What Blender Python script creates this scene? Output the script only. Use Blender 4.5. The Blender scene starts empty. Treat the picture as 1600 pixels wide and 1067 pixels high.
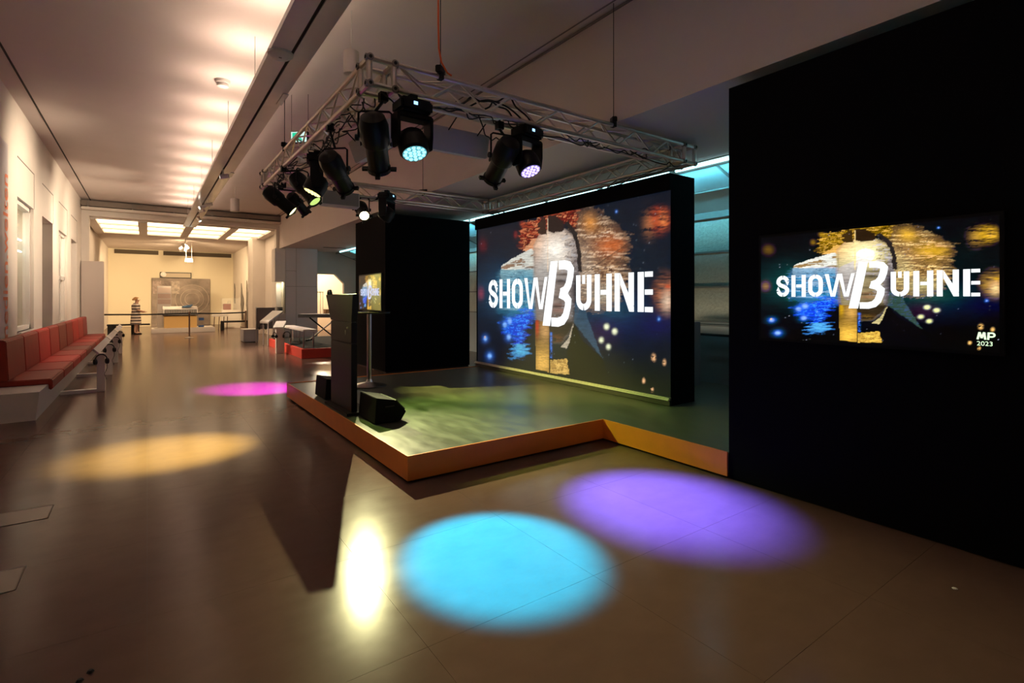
import bpy, bmesh, math, random
import numpy as np
from mathutils import Vector, Matrix

# ------------------------------------------------------------------ camera, world, exposure
SC = bpy.context.scene
COL = SC.collection
F_PX, HY, CAM_H = 804.0, 466.0, 1.5
YAW = math.atan(570 / 804)
cd = bpy.data.cameras.new('camera'); cam = bpy.data.objects.new('camera', cd); COL.objects.link(cam)
cd.sensor_width = 36.0; cd.lens = F_PX / 1600 * 36
cd.shift_y = -(533.5 - HY) / 1600; cd.clip_end = 200; cd.clip_start = 0.05
cam.location = (0, 0, CAM_H); cam.rotation_euler = (math.pi / 2, 0, -YAW)
SC.camera = cam
w = bpy.data.worlds.new('world'); SC.world = w; w.use_nodes = True
w.node_tree.nodes['Background'].inputs[0].default_value = (1.0, 0.86, 0.74, 1)
w.node_tree.nodes['Background'].inputs[1].default_value = 0.02
vs = SC.view_settings
vs.view_transform = 'Standard'; vs.look = 'None'; vs.gamma = 1; vs.use_curve_mapping = False
vs.exposure = 0.42
SC.cycles.sample_clamp_indirect = 4.0
SC.cycles.max_bounces = 8
SC.cycles.caustics_reflective = False; SC.cycles.caustics_refractive = False

FW = Vector((math.sin(YAW), math.cos(YAW), 0)); RT = Vector((math.cos(YAW), -math.sin(YAW), 0))
def ray(x, y): return FW + RT * ((x - 800) / F_PX) + Vector((0, 0, (HY - y) / F_PX))
def atz(x, y, z): d = ray(x, y); return Vector((0, 0, CAM_H)) + d * ((z - CAM_H) / d.z)
def proj(X, Y, Z):
    dep = X * FW.x + Y * FW.y; lat = X * RT.x + Y * RT.y
    return 800 + F_PX * lat / dep, HY - F_PX * (Z - CAM_H) / dep

# ------------------------------------------------------------------ materials
MATS = {}
def mat(name, col, rough=0.5, metal=0.0, noise=0.0, nscale=(6, 6, 6), bump=0.0, rvar=0.0, spec=0.5, emit=None, es=0.0, alpha=1.0, trans=0.0, coat=0.0):
    if name in MATS: return MATS[name]
    m = bpy.data.materials.new(name); m.use_nodes = True
    nt = m.node_tree; b = nt.nodes['Principled BSDF']
    c = (*col, 1)
    b.inputs['Base Color'].default_value = c
    b.inputs['Roughness'].default_value = rough; b.inputs['Metallic'].default_value = metal
    b.inputs['Specular IOR Level'].default_value = spec
    b.inputs['Coat Weight'].default_value = coat; b.inputs['Coat Roughness'].default_value = 0.15
    b.inputs['Alpha'].default_value = alpha; b.inputs['Transmission Weight'].default_value = trans
    if emit: b.inputs['Emission Color'].default_value = (*emit, 1); b.inputs['Emission Strength'].default_value = es
    if noise or bump or rvar:
        tc = nt.nodes.new('ShaderNodeTexCoord'); mp = nt.nodes.new('ShaderNodeMapping')
        mp.inputs['Scale'].default_value = nscale
        nz = nt.nodes.new('ShaderNodeTexNoise'); nz.inputs['Detail'].default_value = 6; nz.inputs['Scale'].default_value = 1.0
        nz.inputs['Roughness'].default_value = 0.62
        geo = nt.nodes.new('ShaderNodeNewGeometry')
        nt.links.new(geo.outputs['Position'], mp.inputs['Vector']); nt.links.new(mp.outputs[0], nz.inputs['Vector'])
        nt.nodes.remove(tc)
        if noise:
            mx = nt.nodes.new('ShaderNodeMix'); mx.data_type = 'RGBA'
            mx.inputs[6].default_value = (*[x * (1 - noise) for x in col], 1); mx.inputs[7].default_value = (*[min(1, x * (1 + noise)) for x in col], 1)
            cr = nt.nodes.new('ShaderNodeMapRange'); cr.inputs[1].default_value = 0.3; cr.inputs[2].default_value = 0.7
            nt.links.new(nz.outputs[0], cr.inputs[0]); nt.links.new(cr.outputs[0], mx.inputs[0])
            nt.links.new(mx.outputs[2], b.inputs['Base Color'])
        if rvar:
            mr = nt.nodes.new('ShaderNodeMapRange'); mr.inputs[1].default_value = 0.3; mr.inputs[2].default_value = 0.7
            mr.inputs[3].default_value = max(0.02, rough - rvar); mr.inputs[4].default_value = rough + rvar
            nt.links.new(nz.outputs[0], mr.inputs[0]); nt.links.new(mr.outputs[0], b.inputs['Roughness'])
        if bump:
            bp = nt.nodes.new('ShaderNodeBump'); bp.inputs['Strength'].default_value = bump; bp.inputs['Distance'].default_value = 0.02
            nt.links.new(nz.outputs[0], bp.inputs['Height']); nt.links.new(bp.outputs[0], b.inputs['Normal'])
    MATS[name] = m
    return m
def emat(name, col, s):
    if name in MATS: return MATS[name]
    m = bpy.data.materials.new(name); m.use_nodes = True; nt = m.node_tree
    nt.nodes.remove(nt.nodes['Principled BSDF'])
    e = nt.nodes.new('ShaderNodeEmission'); e.inputs[0].default_value = (*col, 1); e.inputs[1].default_value = s
    nt.links.new(e.outputs[0], nt.nodes['Material Output'].inputs[0]); MATS[name] = m
    return m

M_floor = mat('polished_brown_floor', (0.135, 0.080, 0.061), 0.19, noise=0.07, nscale=(5, 7, 1), rvar=0.015, bump=0.0, spec=0.085)
M_seam = mat('floor_seam', (0.075, 0.048, 0.036), 0.7)
M_wall = mat('warm_white_paint', (0.72, 0.66, 0.60), 0.75, noise=0.03, nscale=(2, 2, 2))
M_ceil = mat('ceiling_paint', (0.70, 0.62, 0.59), 0.8, noise=0.03, nscale=(1, 1, 1))
M_joint = mat('joint_grey', (0.22, 0.19, 0.17), 0.8)
M_recess = mat('recess_grey', (0.42, 0.39, 0.38), 0.7)
M_black = mat('black_wall_cloth', (0.0035, 0.0035, 0.0045), 0.95, spec=0.08)
M_deck = mat('dark_stage_deck', (0.088, 0.092, 0.072), 0.34, noise=0.45, nscale=(9, 3, 1), rvar=0.05)
M_orange = mat('orange_fascia', (0.82, 0.24, 0.025), 0.45, noise=0.04)
M_plinth = mat('black_plinth', (0.01, 0.01, 0.01), 0.7)
M_alu = mat('truss_aluminium', (0.78, 0.71, 0.65), 0.38, metal=0.85, noise=0.08, nscale=(8, 8, 8))
M_steel = mat('brushed_steel', (0.55, 0.53, 0.5), 0.3, metal=1.0)
M_blk = mat('black_lamp_housing', (0.005, 0.005, 0.006), 0.45, spec=0.22)
M_blkrub = mat('black_rubber', (0.01, 0.01, 0.01), 0.7)
M_trough = mat('trough_painted_metal', (0.85, 0.85, 0.87), 0.2, metal=0.4, noise=0.05, nscale=(1, 1.5, 1), spec=0.6, coat=0.3)
M_white = mat('white_lacquer', (0.74, 0.70, 0.67), 0.45, noise=0.03)
M_lilac = mat('pale_lilac_board', (0.62, 0.58, 0.60), 0.55)
M_spk = mat('grey_speaker_case', (0.62, 0.59, 0.62), 0.6)
M_glass = mat('clear_glass', (0.9, 0.95, 0.95), 0.04, alpha=0.07, spec=0.6)
M_red = mat('red_platform_paint', (0.72, 0.06, 0.04), 0.5)
M_cable = mat('black_cable', (0.008, 0.008, 0.009), 0.5)

# ------------------------------------------------------------------ mesh helpers
class MB:
    def __init__(s): s.v = []; s.f = []
    def add(s, vs, fs):
        n = len(s.v); s.v += [tuple(p) for p in vs]; s.f += [tuple(n + i for i in f) for f in fs]; return s
    def box(s, x0, x1, y0, y1, z0, z1):
        return s.add([(x0, y0, z0), (x1, y0, z0), (x1, y1, z0), (x0, y1, z0), (x0, y0, z1), (x1, y0, z1), (x1, y1, z1), (x0, y1, z1)],
                     [(0, 3, 2, 1), (4, 5, 6, 7), (0, 1, 5, 4), (1, 2, 6, 5), (2, 3, 7, 6), (3, 0, 4, 7)])
    def obox(s, c, ax, ay, az):      # centre and three half-axis vectors
        c, ax, ay, az = map(Vector, (c, ax, ay, az))
        p = [c + ax * i + ay * j + az * k for k in (-1, 1) for i, j in ((-1, -1), (1, -1), (1, 1), (-1, 1))]
        return s.add(p, [(0, 3, 2, 1), (4, 5, 6, 7), (0, 1, 5, 4), (1, 2, 6, 5), (2, 3, 7, 6), (3, 0, 4, 7)])
    def poly(s, pts, r, n=8, cap=True):   # tube along a polyline
        pts = [Vector(p) for p in pts]; N = len(pts); rs = r if isinstance(r, (list, tuple)) else [r] * N
        vs = []; up = None
        for i, p in enumerate(pts):
            t = (pts[min(i + 1, N - 1)] - pts[max(i - 1, 0)]).normalized()
            if up is None: up = Vector((0, 0, 1)) if abs(t.z) < 0.9 else Vector((1, 0, 0))
            a = t.cross(up)
            if a.length < 1e-5: a = t.cross(Vector((0, 1, 0)))
            a.normalize(); b = a.cross(t); up = b
            vs += [p + (a * math.cos(2 * math.pi * k / n) + b * math.sin(2 * math.pi * k / n)) * rs[i] for k in range(n)]
        fs = [(i * n + k, i * n + (k + 1) % n, (i + 1) * n + (k + 1) % n, (i + 1) * n + k) for i in range(N - 1) for k in range(n)]
        if cap: fs += [tuple(range(n))[::-1], tuple((N - 1) * n + k for k in range(n))]
        return s.add(vs, fs)
    def tube(s, p, q, r, n=8): return s.poly([p, q], r, n)
    def lathe(s, prof, o=(0, 0, 0), n=20, axis=(0, 0, 1)):   # prof: (radius, height)
        az = Vector(axis).normalized(); ax = az.orthogonal().normalized(); ay = az.cross(ax); o = Vector(o); vs = []
        for r, h in prof: vs += [o + az * h + (ax * math.cos(2 * math.pi * k / n) + ay * math.sin(2 * math.pi * k / n)) * r for k in range(n)]
        fs = [(i * n + k, i * n + (k + 1) % n, (i + 1) * n + (k + 1) % n, (i + 1) * n + k) for i in range(len(prof) - 1) for k in range(n)]
        fs += [tuple(range(n))[::-1], tuple((len(prof) - 1) * n + k for k in range(n))]
        return s.add(vs, fs)
    def prism(s, pts, o, u, v, e):   # polygon in plane (u,v) extruded by vector e
        o, u, v, e = map(Vector, (o, u, v, e)); n = len(pts)
        a = [o + u * x + v * y for x, y in pts]
        return s.add(a + [p + e for p in a], [tuple(range(n))[::-1], tuple(range(n, 2 * n))] + [(k, (k + 1) % n, n + (k + 1) % n, n + k) for k in range(n)])
    def build(s, name, m, parent=None, smooth=False, bevel=0.0, **tags):
        o0 = ORG.get(parent.name, Vector()) if parent else Vector()
        me = bpy.data.meshes.new(name); me.from_pydata([tuple(Vector(p) - o0) for p in s.v], [], s.f)
        me.validate(); bm = bmesh.new(); bm.from_mesh(me); bmesh.ops.recalc_face_normals(bm, faces=bm.faces)
        if bevel: bmesh.ops.bevel(bm, geom=bm.edges[:], offset=bevel, segments=2, affect='EDGES', clamp_overlap=True)
        bm.to_mesh(me); bm.free()
        if smooth: me.polygons.foreach_set('use_smooth', [True] * len(me.polygons)); me.set_sharp_from_angle(angle=math.radians(40))
        me.materials.append(m)
        o = bpy.data.objects.new(name, me); COL.objects.link(o)
        if parent: o.parent = parent; ORG[o.name] = o0
        tag(o, **tags)
        return o
ORG = {}
def tag(o, label=None, cat=None, group=None, kind=None):
    if label: o['label'] = label
    if cat: o['category'] = cat
    if group: o['group'] = group
    if kind: o['kind'] = kind
    return o
def thing(name, loc, label, cat, group=None):
    o = bpy.data.objects.new(name, None); COL.objects.link(o); o.location = loc; o.empty_display_size = 0.1
    ORG[o.name] = Vector(loc); return tag(o, label, cat, group)
def copy_tree(o, parent=None):
    c = o.copy(); COL.objects.link(c); c.parent = parent
    for ch in o.children: copy_tree(ch, c)
    return c
def struct(mb, name, m, **k): return mb.build(name, m, kind='structure', **k)
def share(name, me, parent, loc, rot=(0, 0, 0)):
    o = bpy.data.objects.new(name, me); COL.objects.link(o); o.parent = parent; o.location = loc; o.rotation_euler = rot; return o
def light(name, kind, loc, aim, power, col, parent=None, size=0.05, angle=40, blend=0.2, sy=None, spread=180):
    d = bpy.data.lights.new(name, kind); d.energy = power; d.color = col
    if kind == 'SPOT': d.spot_size = math.radians(angle); d.spot_blend = blend; d.shadow_soft_size = size
    elif kind == 'AREA':
        d.size = size; d.spread = math.radians(spread)
        if sy: d.shape = 'RECTANGLE'; d.size_y = sy
    else: d.shadow_soft_size = size
    o = bpy.data.objects.new(name, d); COL.objects.link(o); o.location = loc
    o.rotation_euler = (Vector(aim) - Vector(loc)).to_track_quat('-Z', 'Y').to_euler()
    return o
def textmesh(txt, size, bold=0.0):
    cu = bpy.data.curves.new('t', 'FONT'); cu.body = txt; cu.size = size; cu.offset = bold; cu.fill_mode = 'FRONT'
    ob = bpy.data.objects.new('t', cu); COL.objects.link(ob)
    dg = bpy.context.evaluated_depsgraph_get(); me = bpy.data.meshes.new_from_object(ob.evaluated_get(dg))
    bpy.data.objects.remove(ob); bpy.data.curves.remove(cu)
    return me

XL, XB, ZC, ZS, YP = -1.66, 4.0, 4.54, 3.34, 20.6
SZ = 0.22       # stage height
# ------------------------------------------------------------------ setting: floor
fl = struct(MB().box(-2.6, 9.5, -5.2, 36, -0.15, -0.012), 'floor', M_seam)
tile = MB().box(-0.4919, 0.4919, -0.4719, 0.4719, -0.012, 0).build('floor_tile', M_floor)
tme = tile.data; bpy.data.objects.remove(tile)
for i in range(-2, 4):
    for j in range(-1, 21):
        share('floor_tile', tme, fl, (0.985 * i + 0.4925, 1.07 + 0.945 * j + 0.4725, 0))
rest = MB()
for i in range(-3, 10):
    for j in range(-7, 38):
        if -2 <= i < 4 and -1 <= j < 21: continue
        x, y = 0.985 * i + 0.4925, 1.07 + 0.945 * j + 0.4725
        if y > 35.4: continue
        rest.box(x - 0.4919, x + 0.4919, y - 0.4719, y + 0.4719, -0.012, 0)
rest.build('floor_tiles', M_floor, fl, kind='stuff')
for nm, (x0, x1, y0, y1), lab in (('floor_hatch', (-1.2, -0.56, 4.70, 4.97), 'long polished metal floor hatch near left frame edge, farther one'),
                                  ('floor_hatch', (-1.2, -0.56, 3.64, 3.92), 'polished metal floor hatch at left frame edge, nearer one')):
    t = thing(nm, (x0, y0, 0), lab, 'floor hatch', 'metal floor hatches')
    MB().box(x0, x1, y0, y1, 0.0, 0.002).build('plate', mat('hatch_metal', (0.22, 0.19, 0.17), 0.35, metal=0.6), t)
    f = MB()
    f.box(x0 - .008, x1 + .008, y0 - .008, y0, 0, .003).box(x0 - .008, x1 + .008, y1, y1 + .008, 0, .003).box(x1, x1 + .008, y0, y1, 0, .003).box(x0 - .008, x0, y0, y1, 0, .003)
    f.build('frame', M_joint, t)
for (x, y) in ((-0.215, 2.62), (-0.186, 2.66)):
    MB().lathe([(0.010, 0), (0.014, .004), (0.008, .011)], (x, y, 0), 7).build('dirt_crumb', M_blkrub, label='tiny black crumb on floor at bottom left of picture', cat='crumb', group='black crumbs on the floor')
MB().lathe([(0.012, 0), (0.013, .003), (0.006, .006)], (3.402, 0.845, 0), 6).build('paper_scrap', M_white, label='tiny white paper scrap on floor in front of black wall', cat='scrap')

# ------------------------------------------------------------------ setting: left wall with recesses
recs = [(11.06, 12.5, 0.96, 3.1, 'w'), (13.4, 14.75, 0.0, 3.1, 'd'), (15.7, 17.2, 0.88, 3.08, 'w'), (18.03, 19.4, 0.0, 3.1, 'd')]
wl = MB(); y = -5.0
for (a, b, z0, z1, k) in recs:
    wl.box(XL - 0.3, XL, y, a, 0, ZC); wl.box(XL - 0.3, XL, a, b, z1, ZC)
    if z0 > 0: wl.box(XL - 0.3, XL, a, b, 0, z0)
    y = b
wl.box(XL - 0.3, XL, y, 34, 0, ZC)
struct(wl, 'wall_left', M_wall)
wn = dn = 0
for i, (a, b, z0, z1, k) in enumerate(recs):
    if k == 'd':
        dn += 1
        d = struct(MB().box(XL - 0.29, XL - 0.24, a, b, z0, z1), 'door_%d' % dn, M_recess)
        MB().box(XL - 0.24, XL - 0.225, a + .12, b - .12, 0.15, z1 - .12).build('door_panel', mat('door_leaf', (0.50, 0.46, 0.44), 0.6), d)
        MB().box(XL - 0.225, XL - 0.16, b - .24, b - .21, 1.0, 1.03).box(XL - .18, XL - .16, b - .36, b - .21, 1.0, 1.03).build('door_handle', M_steel, d)
    else:
        wn += 1
        g = struct(MB().box(XL - 0.10, XL - 0.094, a + .04, b - .04, z0 + .04, z1 - .04), 'window_%d' % wn, M_glass)
        fr = MB()
        fr.box(XL - .14, XL - .05, a, a + .06, z0, z1).box(XL - .14, XL - .05, b - .06, b, z0, z1).box(XL - .14, XL - .05, a, b, z0, z0 + .07).box(XL - .14, XL - .05, a, b, z1 - .07, z1)
        if wn == 2: fr.box(XL - .14, XL - .05, a, b, 1.95, 2.04).box(XL - .14, XL - .05, a + .7, a + .76, z0, z1)
        fr.build('window_frame', M_white, g)
        MB().box(XL - .05, XL + .05, a - .03, b + .03, z0 - .05, z0).build('window_sill', M_white, g)
        # glazed showcase box behind the pane
        bk = MB(); bx = XL - 0.75
        bk.box(bx - .03, bx, a - .05, b + .05, z0, z1).box(bx, XL - .3, a - .05, a, z0, z1).box(bx, XL - .3, b, b + .05, z0, z1).box(bx, XL - .3, a, b, z0 - .03, z0).box(bx, XL - .3, a, b, z1, z1 + .03)
        bk.build('showcase_back', mat('showcase_cream', (0.70, 0.58, 0.40), 0.8), g)
        if wn == 1:
            for zz in (1.3, 1.75, 2.2): MB().box(bx, XL - .2, a, b, zz, zz + .015).build('shelf', M_glass, g)
            for zz in (2.32, 2.52): MB().tube((XL - .16, a + .08, zz), (XL - .16, b - .08, zz), 0.016).build('light_tube', emat('teal_tube_reflection', (0.6, 1.0, 0.9), 2.2), g)  # glowing teal rods standing in for tubes reflected in the glass
            items = [((0.2, 0.5), .97, .22, 'dark handheld radio on lowest shelf of left wall showcase'), ((0.3, 0.95), 1.32, .18, 'dark slide viewer on the second shelf of left wall showcase'),
                     ((0.35, 1.05), 1.77, .2, 'grey tape recorder on the third shelf of left wall showcase'), ((0.3, 0.9), 2.22, .08, 'flat black record player on top shelf of left wall showcase')]
            for (p0, p1), zz, hh, lab in items:
                t = thing('showcase_exhibit', (XL - .35, a + p0, zz), lab, 'exhibit', 'exhibits in the left wall showcase')
                MB().box(XL - .5, XL - .25, a + p0, a + p1, zz, zz + hh).build('case', mat('exhibit_dark', (0.08, 0.07, 0.06), 0.5), t, bevel=.01)
                MB().box(XL - .25, XL - .243, a + p0 + .05, a + p0 + .2, zz + hh * .25, zz + hh * .8).build('front_panel', mat('exhibit_pale', (0.5, 0.45, 0.38), 0.5), t)
                MB().lathe([(.025, 0), (.022, .02)], (XL - .25, a + p1 - .09, zz + hh * .5), 10, (1, 0, 0)).build('knob', M_steel, t)
        else:
            p = MB().box(XL - .31, XL - .30, a + .1, a + .62, 1.05, 2.9).build('poster', mat('dark_print', (0.10, 0.08, 0.06), 0.6, noise=0.9, nscale=(3, 3, 5)), g)
        light('showcase_light_%d' % wn, 'AREA', ((bx + XL) / 2 + .05, (a + b) / 2, z1 - .06), ((bx + XL) / 2, (a + b) / 2, 0), 7, (1, .84, .6), size=.3, sy=.3)
# fine panel joints above and beside the recesses
tn = 0
for (a, b) in ((9.0, 10.2), (11.06, 12.5), (13.4, 14.8), (15.7, 17.2), (18.03, 19.4)):
    j = MB(); j.box(XL, XL + .004, a, b, 3.715, 3.735).box(XL, XL + .004, b, b + .02, 3.1, 3.735)
    tn += 1; struct(j, 'trim_%d' % tn, M_joint)
# text panel at the very left
tp = thing('text_panel', (XL, 9.2, 0), 'tall pale lilac wall panel with vertical orange lettering at left frame edge', 'wall panel')
MB().box(XL + .002, XL + .03, 8.3, 10.2, 0.94, 3.7).build('board', M_lilac, tp)
me = textmesh('medien.welten', 0.42, 0.004)
me.materials.append(mat('orange_print', (0.85, 0.25, 0.12), 0.6))
lt = bpy.data.objects.new('lettering', me); COL.objects.link(lt); lt.parent = tp
# reads upward along the wall, facing the hall
lt.matrix_local = Matrix.Translation((0.034, 0.98, 0.80)) @ Matrix(((0, 0, 1, 0), (0, -1, 0, 0), (1, 0, 0, 0), (0, 0, 0, 1)))

# ------------------------------------------------------------------ setting: ceiling, bulkhead, rear and right side
struct(MB().box(XL - .3, XB + .3, -5.0, YP + .3, ZC, ZC + .2), 'ceiling', M_ceil)
tn += 1; struct(MB().box(-1.445, -1.42, -5, YP, ZC - .004, ZC), 'trim_%d' % tn, mat('dark_slot', (0.03, 0.025, 0.02), 0.9))
bh = struct(MB().box(XB, XB + .3, -5.0, YP - .001, ZS, ZC), 'wall_bulkhead', M_ceil)
tn += 1; struct(MB().box(XB - .022, XB - .004, -5, YP, ZC - .035, ZC - .012), 'trim_%d' % tn, M_joint)
tn += 1; struct(MB().box(XB - .12, XB - .10, -5, YP, ZC - .004, ZC), 'trim_%d' % tn, M_joint)
struct(MB().box(XB + .3, 6.25, -5.0, 21.0, ZS, ZS + .1), 'ceiling_niche', M_ceil)
struct(MB().box(XL - .3, 9.2, -5.3, -5.0, 0, ZC), 'wall_rear', M_wall)
v0 = atz(521, 387, ZS)
vt = thing('ceiling_vent', (v0.x, v0.y, ZS), 'narrow dark slot vent in the niche soffit near the far opening', 'vent')
MB().box(v0.x - .35, v0.x + .45, v0.y - .06, v0.y + .06, ZS - .004, ZS).build('slot', mat('dark_slot', (.03, .025, .02), .9), vt)
MB().box(v0.x - .37, v0.x + .47, v0.y + .06, v0.y + .075, ZS - .008, ZS).build('frame', M_joint, vt)
# window wall of the niche: parapet, textured glass panes, sloping glazing
XW = 7.5
pan = struct(MB().box(XW, XW + .2, -5, 21, 0, 1.1), 'wall_right', mat('niche_parapet', (0.36, 0.42, 0.44), 0.6))
wn += 1
M_tex = mat('textured_glass', (0.50, 0.53, 0.46), 0.35, bump=0.9, nscale=(22, 22, 22), noise=.12)
M_mull = mat('window_mullion', (0.20, 0.21, 0.20), 0.6)
M_glz = mat('sloping_glass', (0.42, 0.58, 0.60), 0.4, noise=.12, nscale=(1.5, 1.5, 1.5))
win = struct(MB().box(XW - .03, XW + .12, -5, 21, 2.8, 2.93), 'window_%d' % wn, M_mull)
ys = [-5 + 1.3 * k for k in range(21)]
pane_me = MB().box(0, .01, .02, 1.28, 0, 0.565).build('pane', M_tex); pm = pane_me.data; bpy.data.objects.remove(pane_me)
for yy in ys[:-1]:
    for zz in (1.12, 1.69, 2.26): share('pane', pm, win, (XW + .05, yy, zz))
mu = MB()
for yy in ys: mu.box(XW, XW + .1, yy - .03, yy + .03, 1.1, 2.85)
for zz in (1.1, 1.67, 2.24): mu.box(XW + .02, XW + .1, -5, 21, zz, zz + .03)
mu.build('window_frame', M_mull, win)
wn += 1
sl = Vector((XW - 6.25, 0, 2.9 - ZS)); L = sl.length; sl.normalize(); nrm = Vector((-sl.z, 0, sl.x))
skl = struct(MB().box(6.19, 6.25, -5, 21, ZS - .06, ZS + .02), 'window_%d' % wn, M_mull)
g0 = Vector((6.25, 0, ZS))
gp = MB()
pl = MB().add([(0, .02, 0), (sl.x * L / 2 - .02, .02, sl.z * L / 2), (sl.x * L / 2 - .02, 1.28, sl.z * L / 2), (0, 1.28, 0), (nrm.x * .012, .02, nrm.z * .012), (sl.x * L / 2 - .02 + nrm.x * .012, .02, sl.z * L / 2 + nrm.z * .012), (sl.x * L / 2 - .02 + nrm.x * .012, 1.28, sl.z * L / 2 + nrm.z * .012), (nrm.x * .012, 1.28, nrm.z * .012)],
             [(0, 1, 2, 3), (7, 6, 5, 4), (0, 4, 5, 1), (1, 5, 6, 2), (2, 6, 7, 3), (3, 7, 4, 0)]).build('pane', M_glz)
plm = pl.data; bpy.data.objects.remove(pl)
bars = MB()
for yy in ys[:-1]:
    for q in (0, 1): share('pane', plm, skl, tuple(g0 + sl * (L / 2 * q) + Vector((0, yy, 0))))
for yy in ys: bars.tube(g0 + Vector((0, yy, -.01)), g0 + sl * L + Vector((0, yy, -.01)), .02, 6)
bars.tube(g0 + sl * (L / 2) + Vector((0, -5, -.01)), g0 + sl * (L / 2) + Vector((0, 21, -.01)), .018, 6)
bars.build('glazing_bars', M_mull, skl)
# cyan light tubes along the soffit edge
tb = thing('cyan_light_row', (6.1, 2, ZS), 'row of cyan light tubes along the soffit edge behind the big screen', 'light')
for k in range(13):
    y0 = 1.9 + 1.42 * k
    MB().tube((6.13, y0, ZS - .035), (6.13, y0 + 1.3, ZS - .035), .02).build('light_tube', emat('cyan_tube', (0.45, 0.95, 1.0), 3.2), tb)
MB().box(6.08, 6.18, 1.8, 20.4, ZS - .012, ZS - .001).build('rail', M_steel, tb)
light('cyan_glow', 'AREA', (6.22, 5.5, ZS - .06), (7.1, 5.5, 3.14), 60, (.22, .80, 1), size=8, sy=.06, spread=70)
light('cyan_glow_far', 'AREA', (6.22, 15.2, ZS - .06), (7.1, 15.2, 3.14), 70, (.22, .80, 1), size=9, sy=.06, spread=70)
light('sill_glow', 'AREA', (XW - .35, 5.6, 1.02), (XW, 5.6, 2.0), 5, (1, .78, .5), size=5, sy=.08)
# handrail, posts below the niche window
hr = thing('window_handrail', (7.2, 5, 0), 'dark steel handrail in front of textured window beside black wall', 'handrail')
for zz in (0.92, 1.08): MB().tube((7.3, 2.0, zz), (7.3, 5.25, zz), .02).build('rail', mat('dark_rail', (.02, .03, .035), .4), hr)
for yy in (2.0, 5.25): MB().tube((7.3, yy, 0), (7.3, yy, 1.08), .02).build('post', mat('dark_rail', (.02, .03, .035), .4), hr)
MB().box(6.55, 6.72, 4.62, 4.78, 0, 1.15).build('pillar_post', mat('lilac_post', (.32, .30, .34), .5), label='slim grey boxed post beside big screen wall, under the window', cat='post', bevel=.01)

# ------------------------------------------------------------------ setting: portal to the far room
pw = MB()
pw.box(XL, -1.47, YP, YP + .35, 0, ZC).box(-1.47, 3.9, YP, YP + .35, 4.06, ZC).box(3.9, 4.095, YP, YP + .35, 0, ZC).box(4.095, XB + .3, YP, YP + .35, ZS + .001, ZC)
struct(pw, 'wall_portal', M_wall)
bd = thing('ceiling_duct', (1.3, YP, 4.3), 'dark round-edged duct running across the top of the far portal', 'duct')
MB().box(XL, XB + .28, YP - .28, YP - .02, 4.33, 4.5).build('duct', mat('duct_brown', (.22, .18, .15), .6), bd, bevel=.02)
MB().box(XL, XB + .28, YP - .34, YP - .03, 4.22, 4.30).build('ledge', M_wall, bd, bevel=.03)
for k in range(6): MB().box(-1.5 + k * 1.1, -1.46 + k * 1.1, YP - .3, YP - .27, 4.3, 4.5).build('bracket', M_joint, bd)
cl = struct(MB().box(XL, 4.3, YP + .35, 34, 4.12, 4.3), 'ceiling_far', M_ceil)
lc = thing('luminous_ceiling', (1.2, 23, 4.1), 'glowing ceiling grid of warm light panels just behind the portal', 'ceiling light')
fr = MB(); y0, y1 = YP + .36, 25.3
xs = [-1.47, 3.92]; bw = (xs[1] - xs[0]) / 4
for k in range(5): fr.box(xs[0] + bw * k - .13, xs[0] + bw * k + .13, y0, y1, 4.0, 4.115)
fr.build('beam', M_wall, lc)
fr = MB()
for q in range(4): yy = y0 + (y1 - y0) / 3 * q; fr.box(xs[0], xs[1], yy - .06, yy + .06, 4.03, 4.115)
fr.build('cross_bar', M_wall, lc)
for k in range(4):
    for q in range(3):
        yy = y0 + (y1 - y0) / 3 * q
        MB().box(xs[0] + bw * k + .13, xs[0] + bw * (k + 1) - .13, yy + .06, yy + (y1 - y0) / 3 - .06, 4.08, 4.11).build('light_panel', emat('warm_panel', (1, .70, .42), 3.0), lc)
struct(MB().box(XL, 4.3, 34, 34.3, 0, 4.3), 'wall_far', mat('far_wall_cream', (.74, .66, .50), .8))
struct(MB().box(4.1, 4.4, YP + .35, 34, 0, 4.3), 'wall_far_right', M_wall)
struct(MB().box(3.62, 4.1, 24.0, 25.2, 0, 4.12), 'wall_pier', M_wall)
for k, (a, b) in enumerate(((-1.4, 0.5), (0.72, 4.0))):
    tn += 1; struct(MB().box(a, b, 33.96, 33.999, 3.86, 4.08), 'trim_%d' % tn, mat('slot_brown', (.08, .06, .04), .8))
struct(MB().box(4.1, 5.22, 20.0, 20.995, 0, ZS - .001), 'wall_column', mat('column_grey', (.70, .66, .68), .7))
tn += 1; struct(MB().box(4.46, 4.47, 19.997, 20.0, 0, ZS).box(4.1, 5.22, 19.997, 20, 1.93, 1.94).box(4.1, 4.46, 19.997, 20, 2.5, 2.51), 'trim_%d' % tn, M_joint)
# end wall of the niche with chamfered opening
ew = MB()
ew.prism([(0, 0), (.18, 0), (.18, 2.46), (.94, 2.46), (1.3, 2.1), (1.3, 0), (2.6, 0), (2.6, 2.7), (1.1, ZS), (0, ZS)], (5.22, 21.0, 0), (1, 0, 0), (0, 0, 1), (0, .2, 0))
struct(ew, 'wall_niche_end', M_wall)
struct(MB().box(4.4, 8.4, 25, 25.2, 0, 3.4), 'wall_side_room', mat('side_room_cream', (.8, .66, .5), .8))
struct(MB().box(4.4, 8.4, 21.2, 25, 3.2, 3.4), 'ceiling_side_room', M_ceil)
struct(MB().box(8.2, 8.4, 21.2, 25, 0, 3.4), 'wall_side_room_right', M_wall)

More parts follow.
